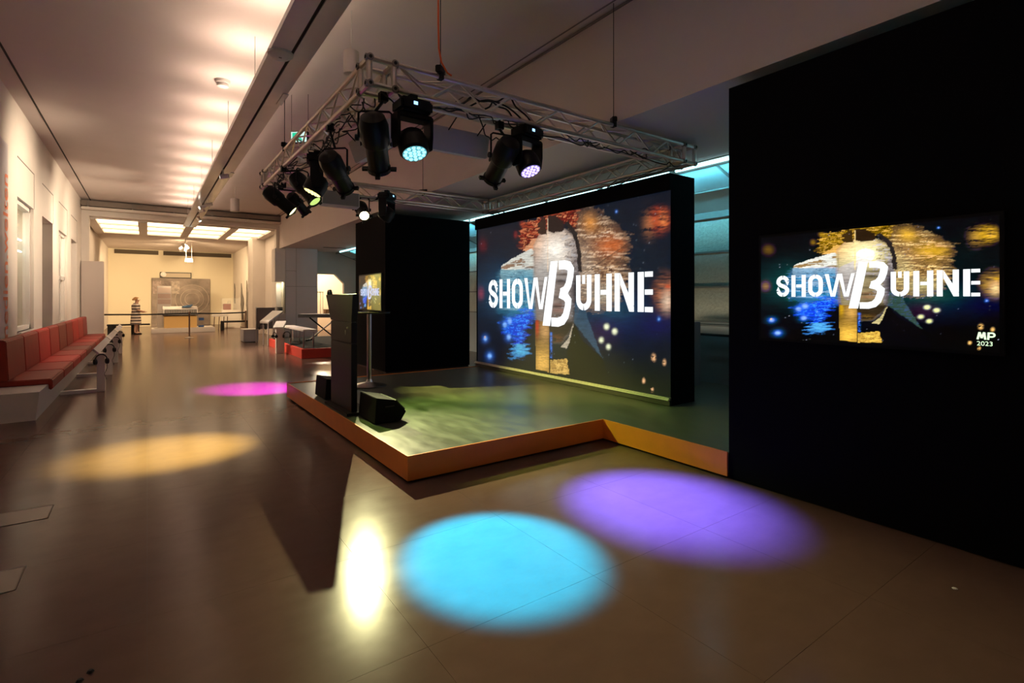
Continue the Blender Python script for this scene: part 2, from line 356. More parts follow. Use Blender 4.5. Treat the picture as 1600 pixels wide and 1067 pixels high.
# ------------------------------------------------------------------ stage platform
st = thing('stage_platform', (1.73, 3.89, 0), 'low dark stage platform edged with orange boards', 'stage')
OUT = [(1.73, 3.89), (3.94, 3.89), (3.94, 2.45), (7.0, 2.45), (7.0, 8.27), (1.73, 8.27)]
MB().prism(OUT, (0, 0, .05), (1, 0, 0), (0, 1, 0), (0, 0, SZ - .055)).build('deck', M_deck, st)
MB().prism([(1.76, 3.92), (3.97, 3.92), (3.97, 2.48), (6.9, 2.48), (6.9, 8.2), (1.76, 8.2)], (0, 0, 0), (1, 0, 0), (0, 1, 0), (0, 0, .05)).build('plinth', M_plinth, st)
for a in ((1.715, 1.73, 3.875, 8.285), (1.73, 3.94, 3.875, 3.89), (3.925, 3.94, 2.452, 3.875), (1.73, 5.06, 8.27, 8.285)):
    MB().box(*a, .022, SZ + .004).build('fascia_board', M_orange, st)

# ------------------------------------------------------------------ black walls
bw_ = thing('black_partition', (4.05, 1, 0), 'tall matt black partition wall carrying the wide screen', 'partition')
MB().box(3.95, 4.3, -3.5, 2.45, 0.012, 3.245).build('panel', M_black, bw_)
MB().box(3.965, 4.28, -3.5, 2.44, 0, 0.012).build('base', M_plinth, bw_)
bp = thing('black_partition', (4.8, 10.8, 0), 'free standing black wall block behind the bar table', 'partition')
MB().box(3.9, 5.86, 9.9, 11.7, 0.02, 3.21).build('panel', M_black, bp)
MB().box(3.92, 5.84, 9.92, 11.68, 0, 0.02).build('base', M_plinth, bp)

# ------------------------------------------------------------------ screen picture
rng = np.random.default_rng(5)
def vnoise(x, y, sx, sy, seed):
    g = np.random.default_rng(seed).random((64, 64)); a = x / sx; b = y / sy
    i = np.floor(a).astype(int); j = np.floor(b).astype(int); fx = a - i; fy = b - j
    fx = fx * fx * (3 - 2 * fx); fy = fy * fy * (3 - 2 * fy); q = lambda m, n: g[m % 64, n % 64]
    return (q(i, j) * (1 - fx) + q(i + 1, j) * fx) * (1 - fy) + (q(i, j + 1) * (1 - fx) + q(i + 1, j + 1) * fx) * fy
def fbm(x, y, sx, sy, seed): return 0.5 * vnoise(x, y, sx, sy, seed) + 0.3 * vnoise(x, y, sx / 2.3, sy / 2.3, seed + 1) + 0.2 * vnoise(x, y, sx / 5, sy / 5, seed + 2)
def inpoly(x, y, pts):
    r = np.zeros(x.shape, bool); n = len(pts)
    for k in range(n):
        (x1, y1), (x2, y2) = pts[k], pts[(k + 1) % n]
        if y1 == y2: continue
        r ^= ((y1 > y) != (y2 > y)) & (x < (x2 - x1) * (y - y1) / (y2 - y1) + x1)
    return r.astype(float)
def art(x, y, gold):
    """screen picture in the coordinates of an 1174 x 1067 view of the big screen"""
    c = np.zeros(x.shape + (3,))
    st_ = fbm(x, y, 60, 7, 11); rag = (fbm(x, y, 40, 10, 21) - .5); fine = fbm(x, y, 14, 4, 31)
    def bl(m, col, a=1.0):
        m = np.clip(m * a, 0, 1)[..., None]; c[:] = c * (1 - m) + np.array(col) * m
    def ga(cx, cy, rx, ry, p=2): return np.exp(-(((x - cx) / rx) ** 2 + ((y - cy) / ry) ** 2) ** (p / 2))
    def rp(pts, amp=18): return inpoly(x + rag * amp * 2, y + (fine - .5) * amp, pts)
    def sp(pts, r=4): return sum(inpoly(x + r * math.cos(a), y + r * math.sin(a), pts) for a in np.arange(10) * .628) / 10
    def rs(pts, amp, r): return sum(inpoly(x + rag * amp * 2 + r * math.cos(a) * (.6 + .8 * st_), y + (fine - .5) * amp + r * math.sin(a), pts) for a in np.arange(12) * .5236) / 12
    bl(np.ones_like(x), (.0015, .008, .020))
    bl(ga(560, 420, 380, 200), (.002, .016, .032), .8)
    bl(ga(170, 520, 90, 100), (.008, .085, .17), .8); bl(ga(650, 620, 150, 95), (.005, .02, .10), .8)
    bl(ga(620, 600, 110, 50), (.02, .11, .14), .55); bl(ga(820, 660, 80, 50), (.008, .008, .09), .8)
    bl(ga(590, 690, 60, 60), (.05, .012, .07), .5); bl(np.clip((y - 760) / 140, 0, 1), (.002, .003, .004), .8)
    # warm cloud to the right of the face
    m = rs([(470, 235), (515, 180), (565, 205), (630, 250), (690, 305), (672, 380), (680, 470), (640, 570), (580, 590), (490, 570), (470, 400)], 34, 26)
    bl(m, (.26, .14, .075), .9); bl(m * (st_ > .48), (.50, .31, .17), .8); bl(m * (st_ > .60), (.74, .56, .40), .8); bl(m * (fine > .58), (.10, .035, .02), .8); bl(m * ga(500, 430, 60, 120), (.40, .36, .30), .45)
    bl(m * ga(630, 330, 60, 40), (.62, .16, .04), .8); bl(m * ga(540, 230, 30, 40), (.7, .3, .07), .8); bl(m * ga(600, 540, 80, 50), (.33, .32, .26), .7)
    # red and orange burst at the upper left
    m = rp([(235, 335), (255, 240), (330, 215), (370, 195), (500, 172), (475, 262), (430, 240), (360, 300), (300, 345), (238, 352)], 26) * np.clip(rs([(235, 335), (255, 240), (330, 215), (370, 195), (500, 172), (475, 262), (300, 345)], 20, 22) * 1.5, 0, 1)
    bl(m, (.16, .012, .008)); bl(m * (st_ > .52), (.38, .07, .03), .9); bl(m * (fine > .62), (.66, .28, .13), .8); bl(m * (fine < .36), (.03, .008, .01), .8)
    bl(rp([(300, 300), (360, 285), (362, 345), (300, 350), (255, 352)], 8), (.62, .30, .16))
    # white and brown torn shard, teal strokes below
    m = rp([(165, 450), (172, 412), (195, 395), (292, 342), (306, 352), (308, 480), (165, 470)], 6)
    bl(m, (.62, .62, .56)); bl(m * (st_ > .52) * (y > 360 + (300 - x) * .45), (.24, .13, .07), .9); bl(m * (y > 430), (.14, .36, .42), .7)
    m = rs([(160, 455), (310, 440), (312, 620), (240, 630), (160, 590)], 24, 22)
    bl(m, (.05, .27, .42), .85); bl(m * (st_ > .56), (.30, .48, .55), .7); bl(m * (fine > .66), (.01, .05, .1), .7)
    # blue splash
    m = rs([(185, 640), (290, 590), (292, 660), (262, 700), (270, 790), (210, 800), (235, 730), (180, 690)], 40, 9)
    bl(m, (.012, .07, .62)); bl(m * (fine > .6), (.05, .30, .85), .9); bl(m * (y > 740), (.10, .45, .6), .8)
    # face
    fp = [(306, 330), (330, 285), (372, 262), (430, 262), (474, 296), (494, 400), (494, 520), (484, 610), (458, 685), (420, 735), (380, 735), (362, 668), (312, 640), (304, 480)]
    face = sp(fp, 6); sk = fbm(x, y, 26, 5, 61)
    bl(face, (.23, .18, .155)); bl(face * np.clip((480 - y) / 120, 0, 1), (.50, .38, .30), .9)
    bl(face * ga(330, 330, 40, 50), (.66, .36, .2), .8); bl(face * ga(392, 352, 62, 62), (.96, .90, .80), .95); bl(face * ga(350, 440, 60, 60), (.50, .50, .48), .6)
    bl(face * np.clip((x - 430) / 60, 0, 1) * (y > 300), (.17, .17, .19), .75); bl(face * (sk > .6) * (x > 420), (.42, .42, .44), .5); bl(face * (sk < .38) * (y < 440) * (x > 430), (.08, .06, .06), .6)
    bl(face * np.clip((x - 455) / 25, 0, 1) * np.clip((y - 430) / 60, 0, 1), (.012, .012, .018), .95)
    bl(face * ga(418, 478, 40, 12), (.05, .04, .04), .85); bl(face * ga(424, 450, 46, 6), (.07, .055, .05), .8); bl(face * ga(420, 462, 44, 7), (.36, .33, .31), .6)
    bl(face * ga(382, 520, 10, 40), (.42, .36, .32), .6); bl(face * ga(396, 545, 18, 9), (.10, .08, .07), .7)
    bl(face * ga(404, 583, 32, 4), (.04, .015, .015), .95); bl(face * ga(404, 575, 26, 5), (.24, .13, .11), .7); bl(face * ga(404, 600, 26, 9), (.33, .18, .15), .8); bl(face * ga(404, 622, 30, 6), (.07, .05, .045), .8)
    bl(face * ga(340, 560, 26, 70), (.30, .30, .30), .6)
    bl(face * np.clip((y - 630) / 25, 0, 1) * (x > 362), (.022, .014, .013), .93); bl(face * ga(400, 720, 26, 20) * (sk > .5), (.16, .06, .03), .8)
    # hair
    bl(rp([(322, 280), (324, 232), (352, 210), (360, 286)], 10), (.05, .025, .018)); bl(rp([(362, 268), (362, 208), (392, 203), (426, 228), (428, 268), (385, 276)], 8), (.03, .018, .016))
    bl(rp([(432, 232), (448, 228), (484, 280), (500, 360), (504, 440), (488, 440), (484, 350), (466, 285)], 5), (.025, .02, .02))
    bl(np.exp(-((x - 362) / 1.6) ** 2) * ((y > 215) & (y < 440)), (.8, .6, .42), .9)
    # lower half: golden strips, collar, dark suit
    m = inpoly(x, y, [(310, 640), (368, 650), (368, 858), (312, 845)])
    bl(m, (.09, .05, .02)); bl(m * ga(340, 820, 45, 70), (.78, .47, .12), .95); bl(m * ga(350, 680, 22, 50), (.62, .36, .15), .8); bl(m * ga(318, 665, 8, 40), (.6, .04, .02), .7)
    m = inpoly(x, y, [(372, 808), (450, 800), (456, 868), (372, 862)]); bl(m, (.42, .25, .07)); bl(m * (fine > .5), (.75, .5, .16), .8)
    bl(rp([(418, 752), (448, 715), (468, 655), (474, 700), (440, 760)], 4), (.44, .38, .30)); bl(rp([(470, 650), (478, 560), (520, 600), (560, 720), (590, 800)], 6), (.05, .11, .17), .7)
    bl(rp([(466, 672), (478, 662), (505, 725), (590, 800), (640, 960), (455, 880), (440, 790)], 3), (.006, .006, .008))
    bl(np.exp(-((x - 376) / 4) ** 2) * ((y > 690) & (y < 800)) * (fine > .4), (.05, .2, .7), .9)
    # blobs at the right edge and faint ones at the left
    m = ga(828, 222, 44, 58, 4) * np.clip(st_ * 2.2 - .5, 0, 1); bl(m, (.55, .07, .02)); bl(m * ga(845, 220, 22, 40), (.75, .3, .1), .8); bl(ga(785, 240, 26, 50) * (st_ > .45), (.5, .2, .08), .6)
    m = ga(850, 530, 48, 80, 4) * np.clip(st_ * 2.4 - .5, 0, 1); bl(m, (.42, .15, .07)); bl(ga(858, 560, 22, 40), (.82, .62, .46), .8); bl(ga(862, 500, 12, 8), (.65, .1, .03), .8)
    bl(ga(92, 330, 16, 26), (.14, .01, .02), .8); bl(ga(84, 530, 12, 24), (.3, .06, .1), .7); bl(ga(228, 285, 8, 14), (.25, .02, .02), .8); bl(ga(255, 240, 9, 12), (.35, .05, .02), .8)
    for cx, cy, r in ((607, 668, 11), (641, 688, 11), (585, 724, 10), (615, 752, 10)): bl(ga(cx, cy, r, r * 1.15, 3), (.86, .9, .62)); 
    for cx, cy, r in ((203, 645, 9), (183, 660, 8), (199, 711, 8), (102, 718, 7), (120, 790, 8), (825, 636, 4), (648, 188, 3)): bl(ga(cx, cy, r, r * 1.3, 3), (.5, .78, 1.0)); bl(ga(cx, cy, r * 2, r * 2.4), (.03, .2, .8), .6)
    for cx, cy, r in ((803, 797, 13), (848, 817, 10), (762, 893, 9), (797, 930, 8), (100, 712, 4)): bl(ga(cx, cy, r * .7, r * 1.2, 3) * (fine > .38), (.85, .5, .26))
    for k in range(90):
        cx, cy = rng.random(2) * (800, 860) + (72, 110); bl(ga(cx, cy, 1.6, 2.0), (.6, .7, .8), .7 * rng.random())
    d = np.abs((y - 445) + (x - 515) * .686) / 1.2; bl(np.exp(-(d / 1.4) ** 2) * ((x > 512) & (x < 700)), (.05, .03, .02), .9)
    c[:] = c ** 1.12 * np.clip(.45 + 1.1 * fbm(x, y, 30, 3.2, 77), 0, 1.25)[..., None]
    if gold:
        g = c.copy(); lum = g.mean(-1, keepdims=True)
        c[..., 1] = np.where(c[..., 0] > c[..., 2], np.maximum(c[..., 1], c[..., 0] * .55), c[..., 1] * .85); c[..., 2] = np.where(c[..., 0] > c[..., 2] * 1.3, c[..., 2] * .6, c[..., 2])
        bk = c[..., 2] > c[..., 0] * 1.6; c[..., 2] = np.where(bk & (c.max(-1) < .12), c[..., 2] * .4, c[..., 2]); c[:] = np.clip((c - .004) * 1.2, 0, 1)
    return c
LY0, LY1, LZ0, LZ1, LX = 8.288, 3.905, .315, 2.79, 5.08
def picture(name, w, h, nu, nv, gold, gain, m):
    u, v = np.meshgrid(np.linspace(0, 1, nu), np.linspace(0, 1, nv))
    Y = LY0 + (LY1 - LY0) * u; Z = LZ0 + (LZ1 - LZ0) * v
    dep = LX * FW.x + Y * FW.y; px = 800 + F_PX * (LX * RT.x + Y * RT.y) / dep; py = HY - F_PX * (Z - CAM_H) / dep
    c = art((px - 720) * 2.668, (py - 260) * 2.668, gold) * gain
    vs_ = np.stack([np.zeros_like(u), -(u - .5) * w, v * h], -1).reshape(-1, 3)
    fs = [(r * nu + k, r * nu + k + 1, (r + 1) * nu + k + 1, (r + 1) * nu + k) for r in range(nv - 1) for k in range(nu - 1)]
    me = bpy.data.meshes.new(name); me.from_pydata(vs_.tolist(), [], fs)
    at = me.color_attributes.new('picture', 'FLOAT_COLOR', 'POINT')
    at.data.foreach_set('color', np.concatenate([c.reshape(-1, 3), np.ones((nu * nv, 1))], 1).astype(np.float32).ravel())
    me.materials.append(m); return me
def screen_mat(name, base, rough, s):
    m = mat(name, base, rough, spec=.3); nt = m.node_tree; b = nt.nodes['Principled BSDF']
    a = nt.nodes.new('ShaderNodeVertexColor'); a.layer_name = 'picture'
    nt.links.new(a.outputs[0], b.inputs['Emission Color']); b.inputs['Emission Strength'].default_value = s
    return m
# stencil lettering, in (u, v) of the picture with metres of the big screen
WW, HH = LY0 - LY1, LZ1 - LZ0
def arc(cx, cy, r, a0, a1, n=6): return [(cx + r * math.cos(math.radians(a0 + (a1 - a0) * k / n)), cy + r * math.sin(math.radians(a0 + (a1 - a0) * k / n))) for k in range(n + 1)]
def stroke(pts, w):
    n = len(pts); P = [Vector((a, b)) for a, b in pts]; Lf, Rt = [], []
    for i in range(n):
        a = (P[i] - P[i - 1]).normalized() if i else (P[1] - P[0]).normalized(); b = (P[i + 1] - P[i]).normalized() if i < n - 1 else a
        t = (a + b).normalized(); nn = Vector((-t.y, t.x)); k = w / 2 / max(.5, nn.dot(Vector((-a.y, a.x)))); Lf.append(P[i] + nn * k); Rt.append(P[i] - nn * k)
    return [[tuple(Lf[i]), tuple(Lf[i + 1]), tuple(Rt[i + 1]), tuple(Rt[i])] for i in range(n - 1)]
def letters():
    Q = []
    def R(x0, x1, y0, y1): Q.append([(x0, y0), (x1, y0), (x1, y1), (x0, y1)])
    zb, zt = .409 * HH, .613 * HH; H = zt - zb; w_ = .092; g = .006
    def ring(x0, x1, top=True):
        cx = (x0 + x1) / 2; r = (x1 - x0 - w_) / 2; a, b = x0 + w_ / 2, x1 - w_ / 2
        l = ([(cx - g, zt - w_ / 2)] + arc(a + r, zt - w_ / 2 - r, r, 95, 180) if top else [(a, zt)]) + arc(a + r, zb + w_ / 2 + r, r, 180, 265) + [(cx - g, zb + w_ / 2)]
        rr = ([(cx + g, zt - w_ / 2)] + arc(b - r, zt - w_ / 2 - r, r, 85, 0) if top else [(b, zt)]) + arc(b - r, zb + w_ / 2 + r, r, 0, -85) + [(cx + g, zb + w_ / 2)]
        Q.extend(stroke(l, w_)); Q.extend(stroke(rr, w_))
    # S
    x0, x1 = .089 * WW, .158 * WW; cx = (x0 + x1) / 2; r = (x1 - x0 - w_) / 2; a, b = x0 + w_ / 2, x1 - w_ / 2
    Q.extend(stroke([(cx - g, zt - w_ / 2)] + arc(a + r, zt - w_ / 2 - r, r, 95, 180) + [(a, zb + H * .66), (a + .04, zb + H * .56), (b - .04, zb + H * .44), (b, zb + H * .34)] + arc(b - r, zb + w_ / 2 + r, r, 0, -85) + [(cx + g, zb + w_ / 2)], w_))
    Q.extend(stroke([(cx + g, zt - w_ / 2)] + arc(b - r, zt - w_ / 2 - r, r, 85, 0) + [(b, zb + H * .72)], w_)); Q.extend(stroke([(cx - g, zb + w_ / 2)] + arc(a + r, zb + w_ / 2 + r, r, 265, 180) + [(a, zb + H * .28)], w_))
    def Hh(x0, x1, w): R(x0, x0 + w, zb, zt); R(x1 - w, x1, zb, zt); R(x0 + w + .015, x1 - w, zb + H * .44, zb + H * .57)
    Hh(.170 * WW, .244 * WW, w_); ring(.256 * WW, .328 * WW)
    x0, x1 = .337 * WW, .465 * WW; q = (x1 - x0); ww = .085
    for (xa, xb, up) in ((0, .22, 1), (.235, .47, 0), (.48, .70, 1), (.71, .97, 0)):
        xa, xb = x0 + q * xa, x0 + q * xb
        if up: Q.append([(xa, zt), (xa + ww, zt), (xb + ww * .55, zb), (xb, zb)])
        else: Q.append([(xa + .012, zb), (xa + ww, zb), (xb + ww * .55 + .012, zt), (xb - .01, zt)])
    ring(.624 * WW, .696 * WW, False); R(.653 * WW, .667 * WW, zt - H * .25, zt)
    Hh(.711 * WW, .784 * WW, .098)
    x0, x1 = .796 * WW, .872 * WW; R(x0, x0 + .092, zb, zt); R(x1 - .092, x1, zb + H * .16, zt); Q.append([(x0 + .1, zt), (x0 + .1, zt - H * .30), (x1 - .08, zb), (x1, zb), (x1, zb + H * .13)])
    x0, x1 = .886 * WW, .941 * WW; R(x0, x0 + .1, zb, zt)
    for f0, f1 in ((0, .13), (.43, .56), (.87, 1)): R(x0 + .115, x1, zb + H * f0, zb + H * f1)
    # B, slanted and taller
    Q.append([(.492 * WW, .708 * HH), (.531 * WW, .708 * HH), (.489 * WW, .306 * HH), (.447 * WW, .306 * HH)])
    pth = [(.536, .681), (.566, .681), (.588, .672), (.598, .650), (.595, .610), (.586, .560), (.572, .528), (.548, .512)]
    Q.extend(stroke([(a * WW, b * HH) for a, b in pth], .135))
    pth = [(.540, .508), (.570, .492), (.585, .465), (.583, .430), (.572, .375), (.556, .345), (.532, .332), (.496, .332)]
    Q.extend(stroke([(a * WW, b * HH) for a, b in pth], .135))
    return Q
LET = letters()
def lettering(name, w, h, m, off):
    k = w / WW; vs_, fs = [], []
    for pl_ in LET:
        n = len(vs_); vs_ += [(off, -(a * k - w / 2), b * k * (h / HH) / k) for a, b in pl_]; fs.append(tuple(range(n, n + len(pl_))))
    me = bpy.data.meshes.new(name); me.from_pydata(vs_, [], fs); me.materials.append(m); return me
def child(name, me, parent, loc=(0, 0, 0), **k):
    o = bpy.data.objects.new(name, me); COL.objects.link(o); o.parent = parent; o.location = loc; tag(o, **k); return o
M_let = emat('lit_letter', (.93, .98, 1.0), .95)

# big screen wall (picture faces -X)
yc = (LY0 + LY1) / 2
lw = thing('led_screen_wall', (5.085, yc, SZ), 'large video wall with showbuehne lettering standing on the stage', 'video wall')
MB().box(5.09, 5.54, 3.9, 8.34, SZ, 2.99).build('cabinet', M_black, lw)
MB().box(5.06, 5.09, 3.9, 8.34, SZ, .285).build('base_board', mat('base_dark', (.05, .05, .045), .5), lw)
MB().box(5.055, 5.09, 3.9, 8.34, LZ1, 2.99).build('top_board', M_black, lw)
MB().box(5.035, 5.09, 3.905, 8.33, .283, .300).box(5.05, 5.09, 3.905, 8.33, .303, .314).build('ledge', mat('ledge_alu', (.85, .83, .75), .35, metal=.3), lw)
child('picture', picture('picture', LY0 - LY1, LZ1 - LZ0, 330, 186, False, 1.0, screen_mat('led_surface', (.025, .025, .025), .5, .82)), lw, (-.002, 0, LZ0 - SZ))
child('lettering', lettering('lettering', LY0 - LY1, LZ1 - LZ0, M_let, -.006), lw, (-.002, 0, LZ0 - SZ))

# wide screen on the black partition
TY0, TY1, TZ0, TZ1 = 2.158, .777, 1.193, 1.972
tv = thing('wall_screen', (3.935, (TY0 + TY1) / 2, TZ0), 'wide flat screen with showbuehne picture mounted on the black partition', 'screen')
MB().box(3.92, 3.949, TY1 - .02, TY0 + .02, TZ0 - .02, TZ1 + .02).build('case', mat('tv_bezel', (.004, .004, .004), .35, spec=.2), tv, bevel=.003)
child('picture', picture('picture', TY0 - TY1, TZ1 - TZ0, 300, 170, True, 1.1, screen_mat('tv_surface', (.003, .003, .003), .3, .9)), tv, (-.0165, 0, 0))
child('lettering', lettering('lettering', TY0 - TY1, TZ1 - TZ0, M_let, -.003), tv, (-.0165, 0, 0))
M_mp = emat('green_letter', (.72, 1.0, .62), 1.0)
lx = Matrix(((0, 0, -1, 0), (-1, 0, 0, 0), (0, 1, 0, 0), (0, 0, 0, 1)))
me = textmesh('2023', .036, 0); me.materials.append(M_mp)
o = child('logo_lettering', me, tv); o.matrix_local = Matrix.Translation((-.021, .874 - (TY0 + TY1) / 2, 1.228 - TZ0)) @ lx
gl = stroke([(0, 0), (.009, .042)], .010) + stroke([(.009, .042), (.018, .008)], .010) + stroke([(.018, .008), (.029, .042)], .010) + stroke([(.029, .042), (.034, 0)], .010)
gl += stroke([(.046, 0), (.049, .042)], .010) + stroke([(.049, .038)] + arc(.063, .028, .0105, 90, -90) + [(.048, .017)], .009)
vs_, fs = [], []
for q in gl: fs.append(tuple(range(len(vs_), len(vs_) + 4))); vs_ += [(-.021, .870 - a - (TY0 + TY1) / 2, 1.263 + b - TZ0) for a, b in q]
me = bpy.data.meshes.new('logo_lettering'); me.from_pydata(vs_, [], fs); me.materials.append(M_mp); child('logo_lettering', me, tv)

# ------------------------------------------------------------------ bar table with monitor, totem, wedges
bt = thing('bar_table', (2.65, 7.35, SZ), 'round black bar table with slim metal column on the stage', 'table')
MB().lathe([(.0, 0), (.24, 0), (.245, .012), (.18, .03), (.05, .06), (.035, .10)], (2.65, 7.35, SZ), 28).build('base', M_steel, bt, smooth=True)
MB().lathe([(.032, 0), (.032, 1.0)], (2.65, 7.35, SZ + .07), 16).build('column', M_steel, bt, smooth=True)
MB().lathe([(.05, 1.05), (.30, 1.06), (.305, 1.075), (.30, 1.085), (0.01, 1.085)], (2.65, 7.35, SZ), 32).build('tabletop', mat('table_black', (.02, .02, .02), .25), bt, smooth=True)
mo = thing('monitor', (2.66, 7.35, SZ + 1.085), 'flat monitor with showbuehne picture standing on the bar table', 'monitor')
mz = SZ + 1.105
MB().box(2.655, 2.69, 6.885, 7.815, mz - .005, mz + .53).build('case', M_blk, mo, bevel=.004)
MB().box(2.60, 2.76, 7.2, 7.5, SZ + 1.085, SZ + 1.10).build('stand', M_blk, mo)
child('picture', picture('picture', .9, .506, 70, 40, True, .75, screen_mat('monitor_surface', (.05, .045, .04), .3, 1.0)), mo, (-.008, 0, mz + .006 - SZ - 1.085))
child('lettering', lettering('lettering', .9, .506, emat('dim_letter', (.72, .76, 1.0), .8), -.003), mo, (-.008, 0, mz + .006 - SZ - 1.085))

ki = thing('info_totem', (1.85, 6.0, SZ), 'black upright terminal with angled head at the left stage edge', 'terminal')
M_tot = mat('totem_black', (.009, .007, .0065), .5, spec=.25)
MB().box(1.76, 2.05, 5.57, 6.42, SZ + .001, SZ + .03).build('foot_plate', M_tot, ki)
MB().box(1.82, 1.885, 5.60, 6.37, SZ + .03, 1.0).build('body', M_tot, ki, bevel=.006)
MB().box(1.82, 1.885, 5.60, 6.37, 1.004, 1.235).build('service_panel', M_tot, ki, bevel=.006)
def slab(a, b, y0, y1, y2, y3, z0, z1, lean=0): return MB().add([(a, y0, z0), (b, y0, z0), (b, y1, z0), (a, y1, z0), (a - lean, y2, z1), (b - lean, y2, z1 + .008), (b - lean, y3, z1 + .008), (a - lean, y3, z1)], [(0, 3, 2, 1), (4, 5, 6, 7), (0, 1, 5, 4), (1, 2, 6, 5), (2, 3, 7, 6), (3, 0, 4, 7)])
slab(1.82, 1.885, 5.60, 6.38, 5.53, 6.56, 1.239, 1.542, .008).build('head', M_tot, ki, bevel=.004)
slab(1.887, 1.892, 5.66, 6.32, 5.60, 6.48, 1.27, 1.52, .008).build('display', mat('dark_display', (.01, .01, .012), .1), ki)
lk = MB().lathe([(.012, 0), (.012, .012), (.006, .016)], (1.82, 5.72, 1.17), 12, (-1, 0, 0)).build('lock', M_steel, ki)
MB().prism([(-.014, .022), (.014, .022), (0, -.034)], (1.818, 5.80, 1.12), (0, 1, 0), (0, 0, 1), (-.003, 0, 0)).build('emblem', mat('pale_mark', (.35, .35, .36), .5), ki)
MB().poly([(1.85, 6.58, 1.55), (1.85, 6.56, 1.59), (1.85, 6.50, 1.59), (1.85, 6.47, 1.55)], .02, 8).build('handle', mat('teal_dark', (.03, .07, .08), .4), ki, smooth=True)
def wedge(x, y0, y1, lab, flip=1):
    t = thing('stage_monitor', (x, (y0 + y1) / 2, SZ), lab, 'speaker', 'wedge speakers on the stage')
    pr = [(0, 0), (.28 * flip, 0), (.34 * flip, .09), (.22 * flip, .22), (.02 * flip, .26)]
    MB().prism(pr, (x, y0, SZ + .004), (1, 0, 0), (0, 0, 1), (0, y1 - y0, 0)).build('cabinet', mat('wedge_black', (.003, .003, .003), .7, spec=.12), t, bevel=.006)
    a, b = Vector((x + .332 * flip, 0, SZ + .107)), Vector((x + .232 * flip, 0, SZ + .215)); n = Vector(((b - a).z * flip, 0, -(b - a).x * flip)).normalized() * .012
    MB().add([a + Vector((0, y0 + .03, 0)), b + Vector((0, y0 + .03, 0)), b + Vector((0, y1 - .03, 0)), a + Vector((0, y1 - .03, 0)), a + n + Vector((0, y0 + .03, 0)), b + n + Vector((0, y0 + .03, 0)), b + n + Vector((0, y1 - .03, 0)), a + n + Vector((0, y1 - .03, 0))],
             [(0, 1, 2, 3), (7, 6, 5, 4), (0, 4, 5, 1), (1, 5, 6, 2), (2, 6, 7, 3), (3, 7, 4, 0)]).build('grille', mat('grille_black', (.02, .02, .02), .6, bump=.5, nscale=(90, 90, 90)), t)
    MB().poly([(x + .1 * flip, y0 - .001, SZ + .17), (x + .1 * flip, y0 - .015, SZ + .17), (x + .2 * flip, y0 - .015, SZ + .17), (x + .2 * flip, y0 - .001, SZ + .17)], .008, 6).build('handle', M_blkrub, t)
wedge(1.88, 5.05, 5.55, 'black wedge stage speaker in front of the terminal, nearer one')
wedge(1.82, 6.62, 7.10, 'black wedge stage speaker half hidden behind the terminal')

# ------------------------------------------------------------------ lighting truss
X0, X1, Y0_, Y1_, ZT, ZB = 1.342, 5.28, 3.72, 8.09, 3.283, 3.09; S_ = .193
tr = thing('lighting_truss', (3.3, 5.9, ZB), 'square aluminium lighting truss hanging above the stage', 'truss')
R_ = .0205
def run(a, b, n):   # a, b on the outer top chord axis; inward offset n
    a, b, n = Vector(a), Vector(b), Vector(n) * S_; dz = Vector((0, 0, -(ZT - ZB)))
    ch = [(a, b), (a + n, b + n), (a + dz, b + dz), (a + n + dz, b + n + dz)]
    for p, q in ch: MB().tube(p, q, R_, 10).build('chord', M_alu, tr, smooth=True)
    L = (b - a).length; k = round(L / .27); d = (b - a) / k
    for i in range(k):
        for (o0, o1) in ((Vector(), dz), (n, n + dz), (Vector(), n), (dz, n + dz)):
            p, q = (o0, o1) if i % 2 == 0 else (o1, o0)
            MB().tube(a + d * i + p, a + d * (i + 1) + q, .009, 5).build('brace', M_alu, tr)
e = S_ + .03
run((X0 + e, Y0_, ZT), (X1 - e, Y0_, ZT), (0, 1, 0)); run((X0 + e, Y1_, ZT), (X1 - e, Y1_, ZT), (0, -1, 0))
run((X0, Y0_ + e, ZT), (X0, Y1_ - e, ZT), (1, 0, 0)); run((X1, Y0_ + e, ZT), (X1, Y1_ - e, ZT), (-1, 0, 0))
for cx, cy in ((X0, Y0_), (X1 - S_, Y0_), (X0, Y1_ - S_), (X1 - S_, Y1_ - S_)):
    c = MB(); P = lambda i, j, k: Vector((cx + S_ * i, cy + S_ * j, ZB + (ZT - ZB) * k))
    for i in (0, 1):
        for j in (0, 1):
            c.tube(P(i, j, 0), P(i, j, 1), .023, 8); c.tube(P(i, 0, j), P(i, 1, j), .023, 8); c.tube(P(0, i, j), P(1, i, j), .023, 8)
    cb = c.build('corner_block', M_alu, tr, smooth=True)
    k = MB()
    for i in (0, 1):
        for j in (0, 1):
            for m_ in (0, 1):
                p = P(i, j, m_)
                k.lathe([(.026, -.012), (.026, .012)], p + Vector((0, (-.018 if j == 0 else .018), 0)), 12, (0, 1, 0)); k.lathe([(.026, -.012), (.026, .012)], p + Vector(((-.018 if i == 0 else .018), 0, 0)), 12, (1, 0, 0))
    k.build('end_cap', mat('truss_cap', (.32, .29, .27), .45, metal=.8), cb, smooth=True, kind='stuff')
    b_ = MB()
    for i in (0, 1):
        for j in (0, 1):
            for m_ in (0, 1):
                p = P(i, j, m_); b_.lathe([(.013, -.002), (.013, .003)], p + Vector((0, (-.032 if j == 0 else .032), 0)), 10, (0, 1, 0)); b_.lathe([(.013, -.002), (.013, .003)], p + Vector(((-.032 if i == 0 else .032), 0, 0)), 10, (1, 0, 0))
    b_.build('bolt', M_blkrub, cb, kind='stuff')
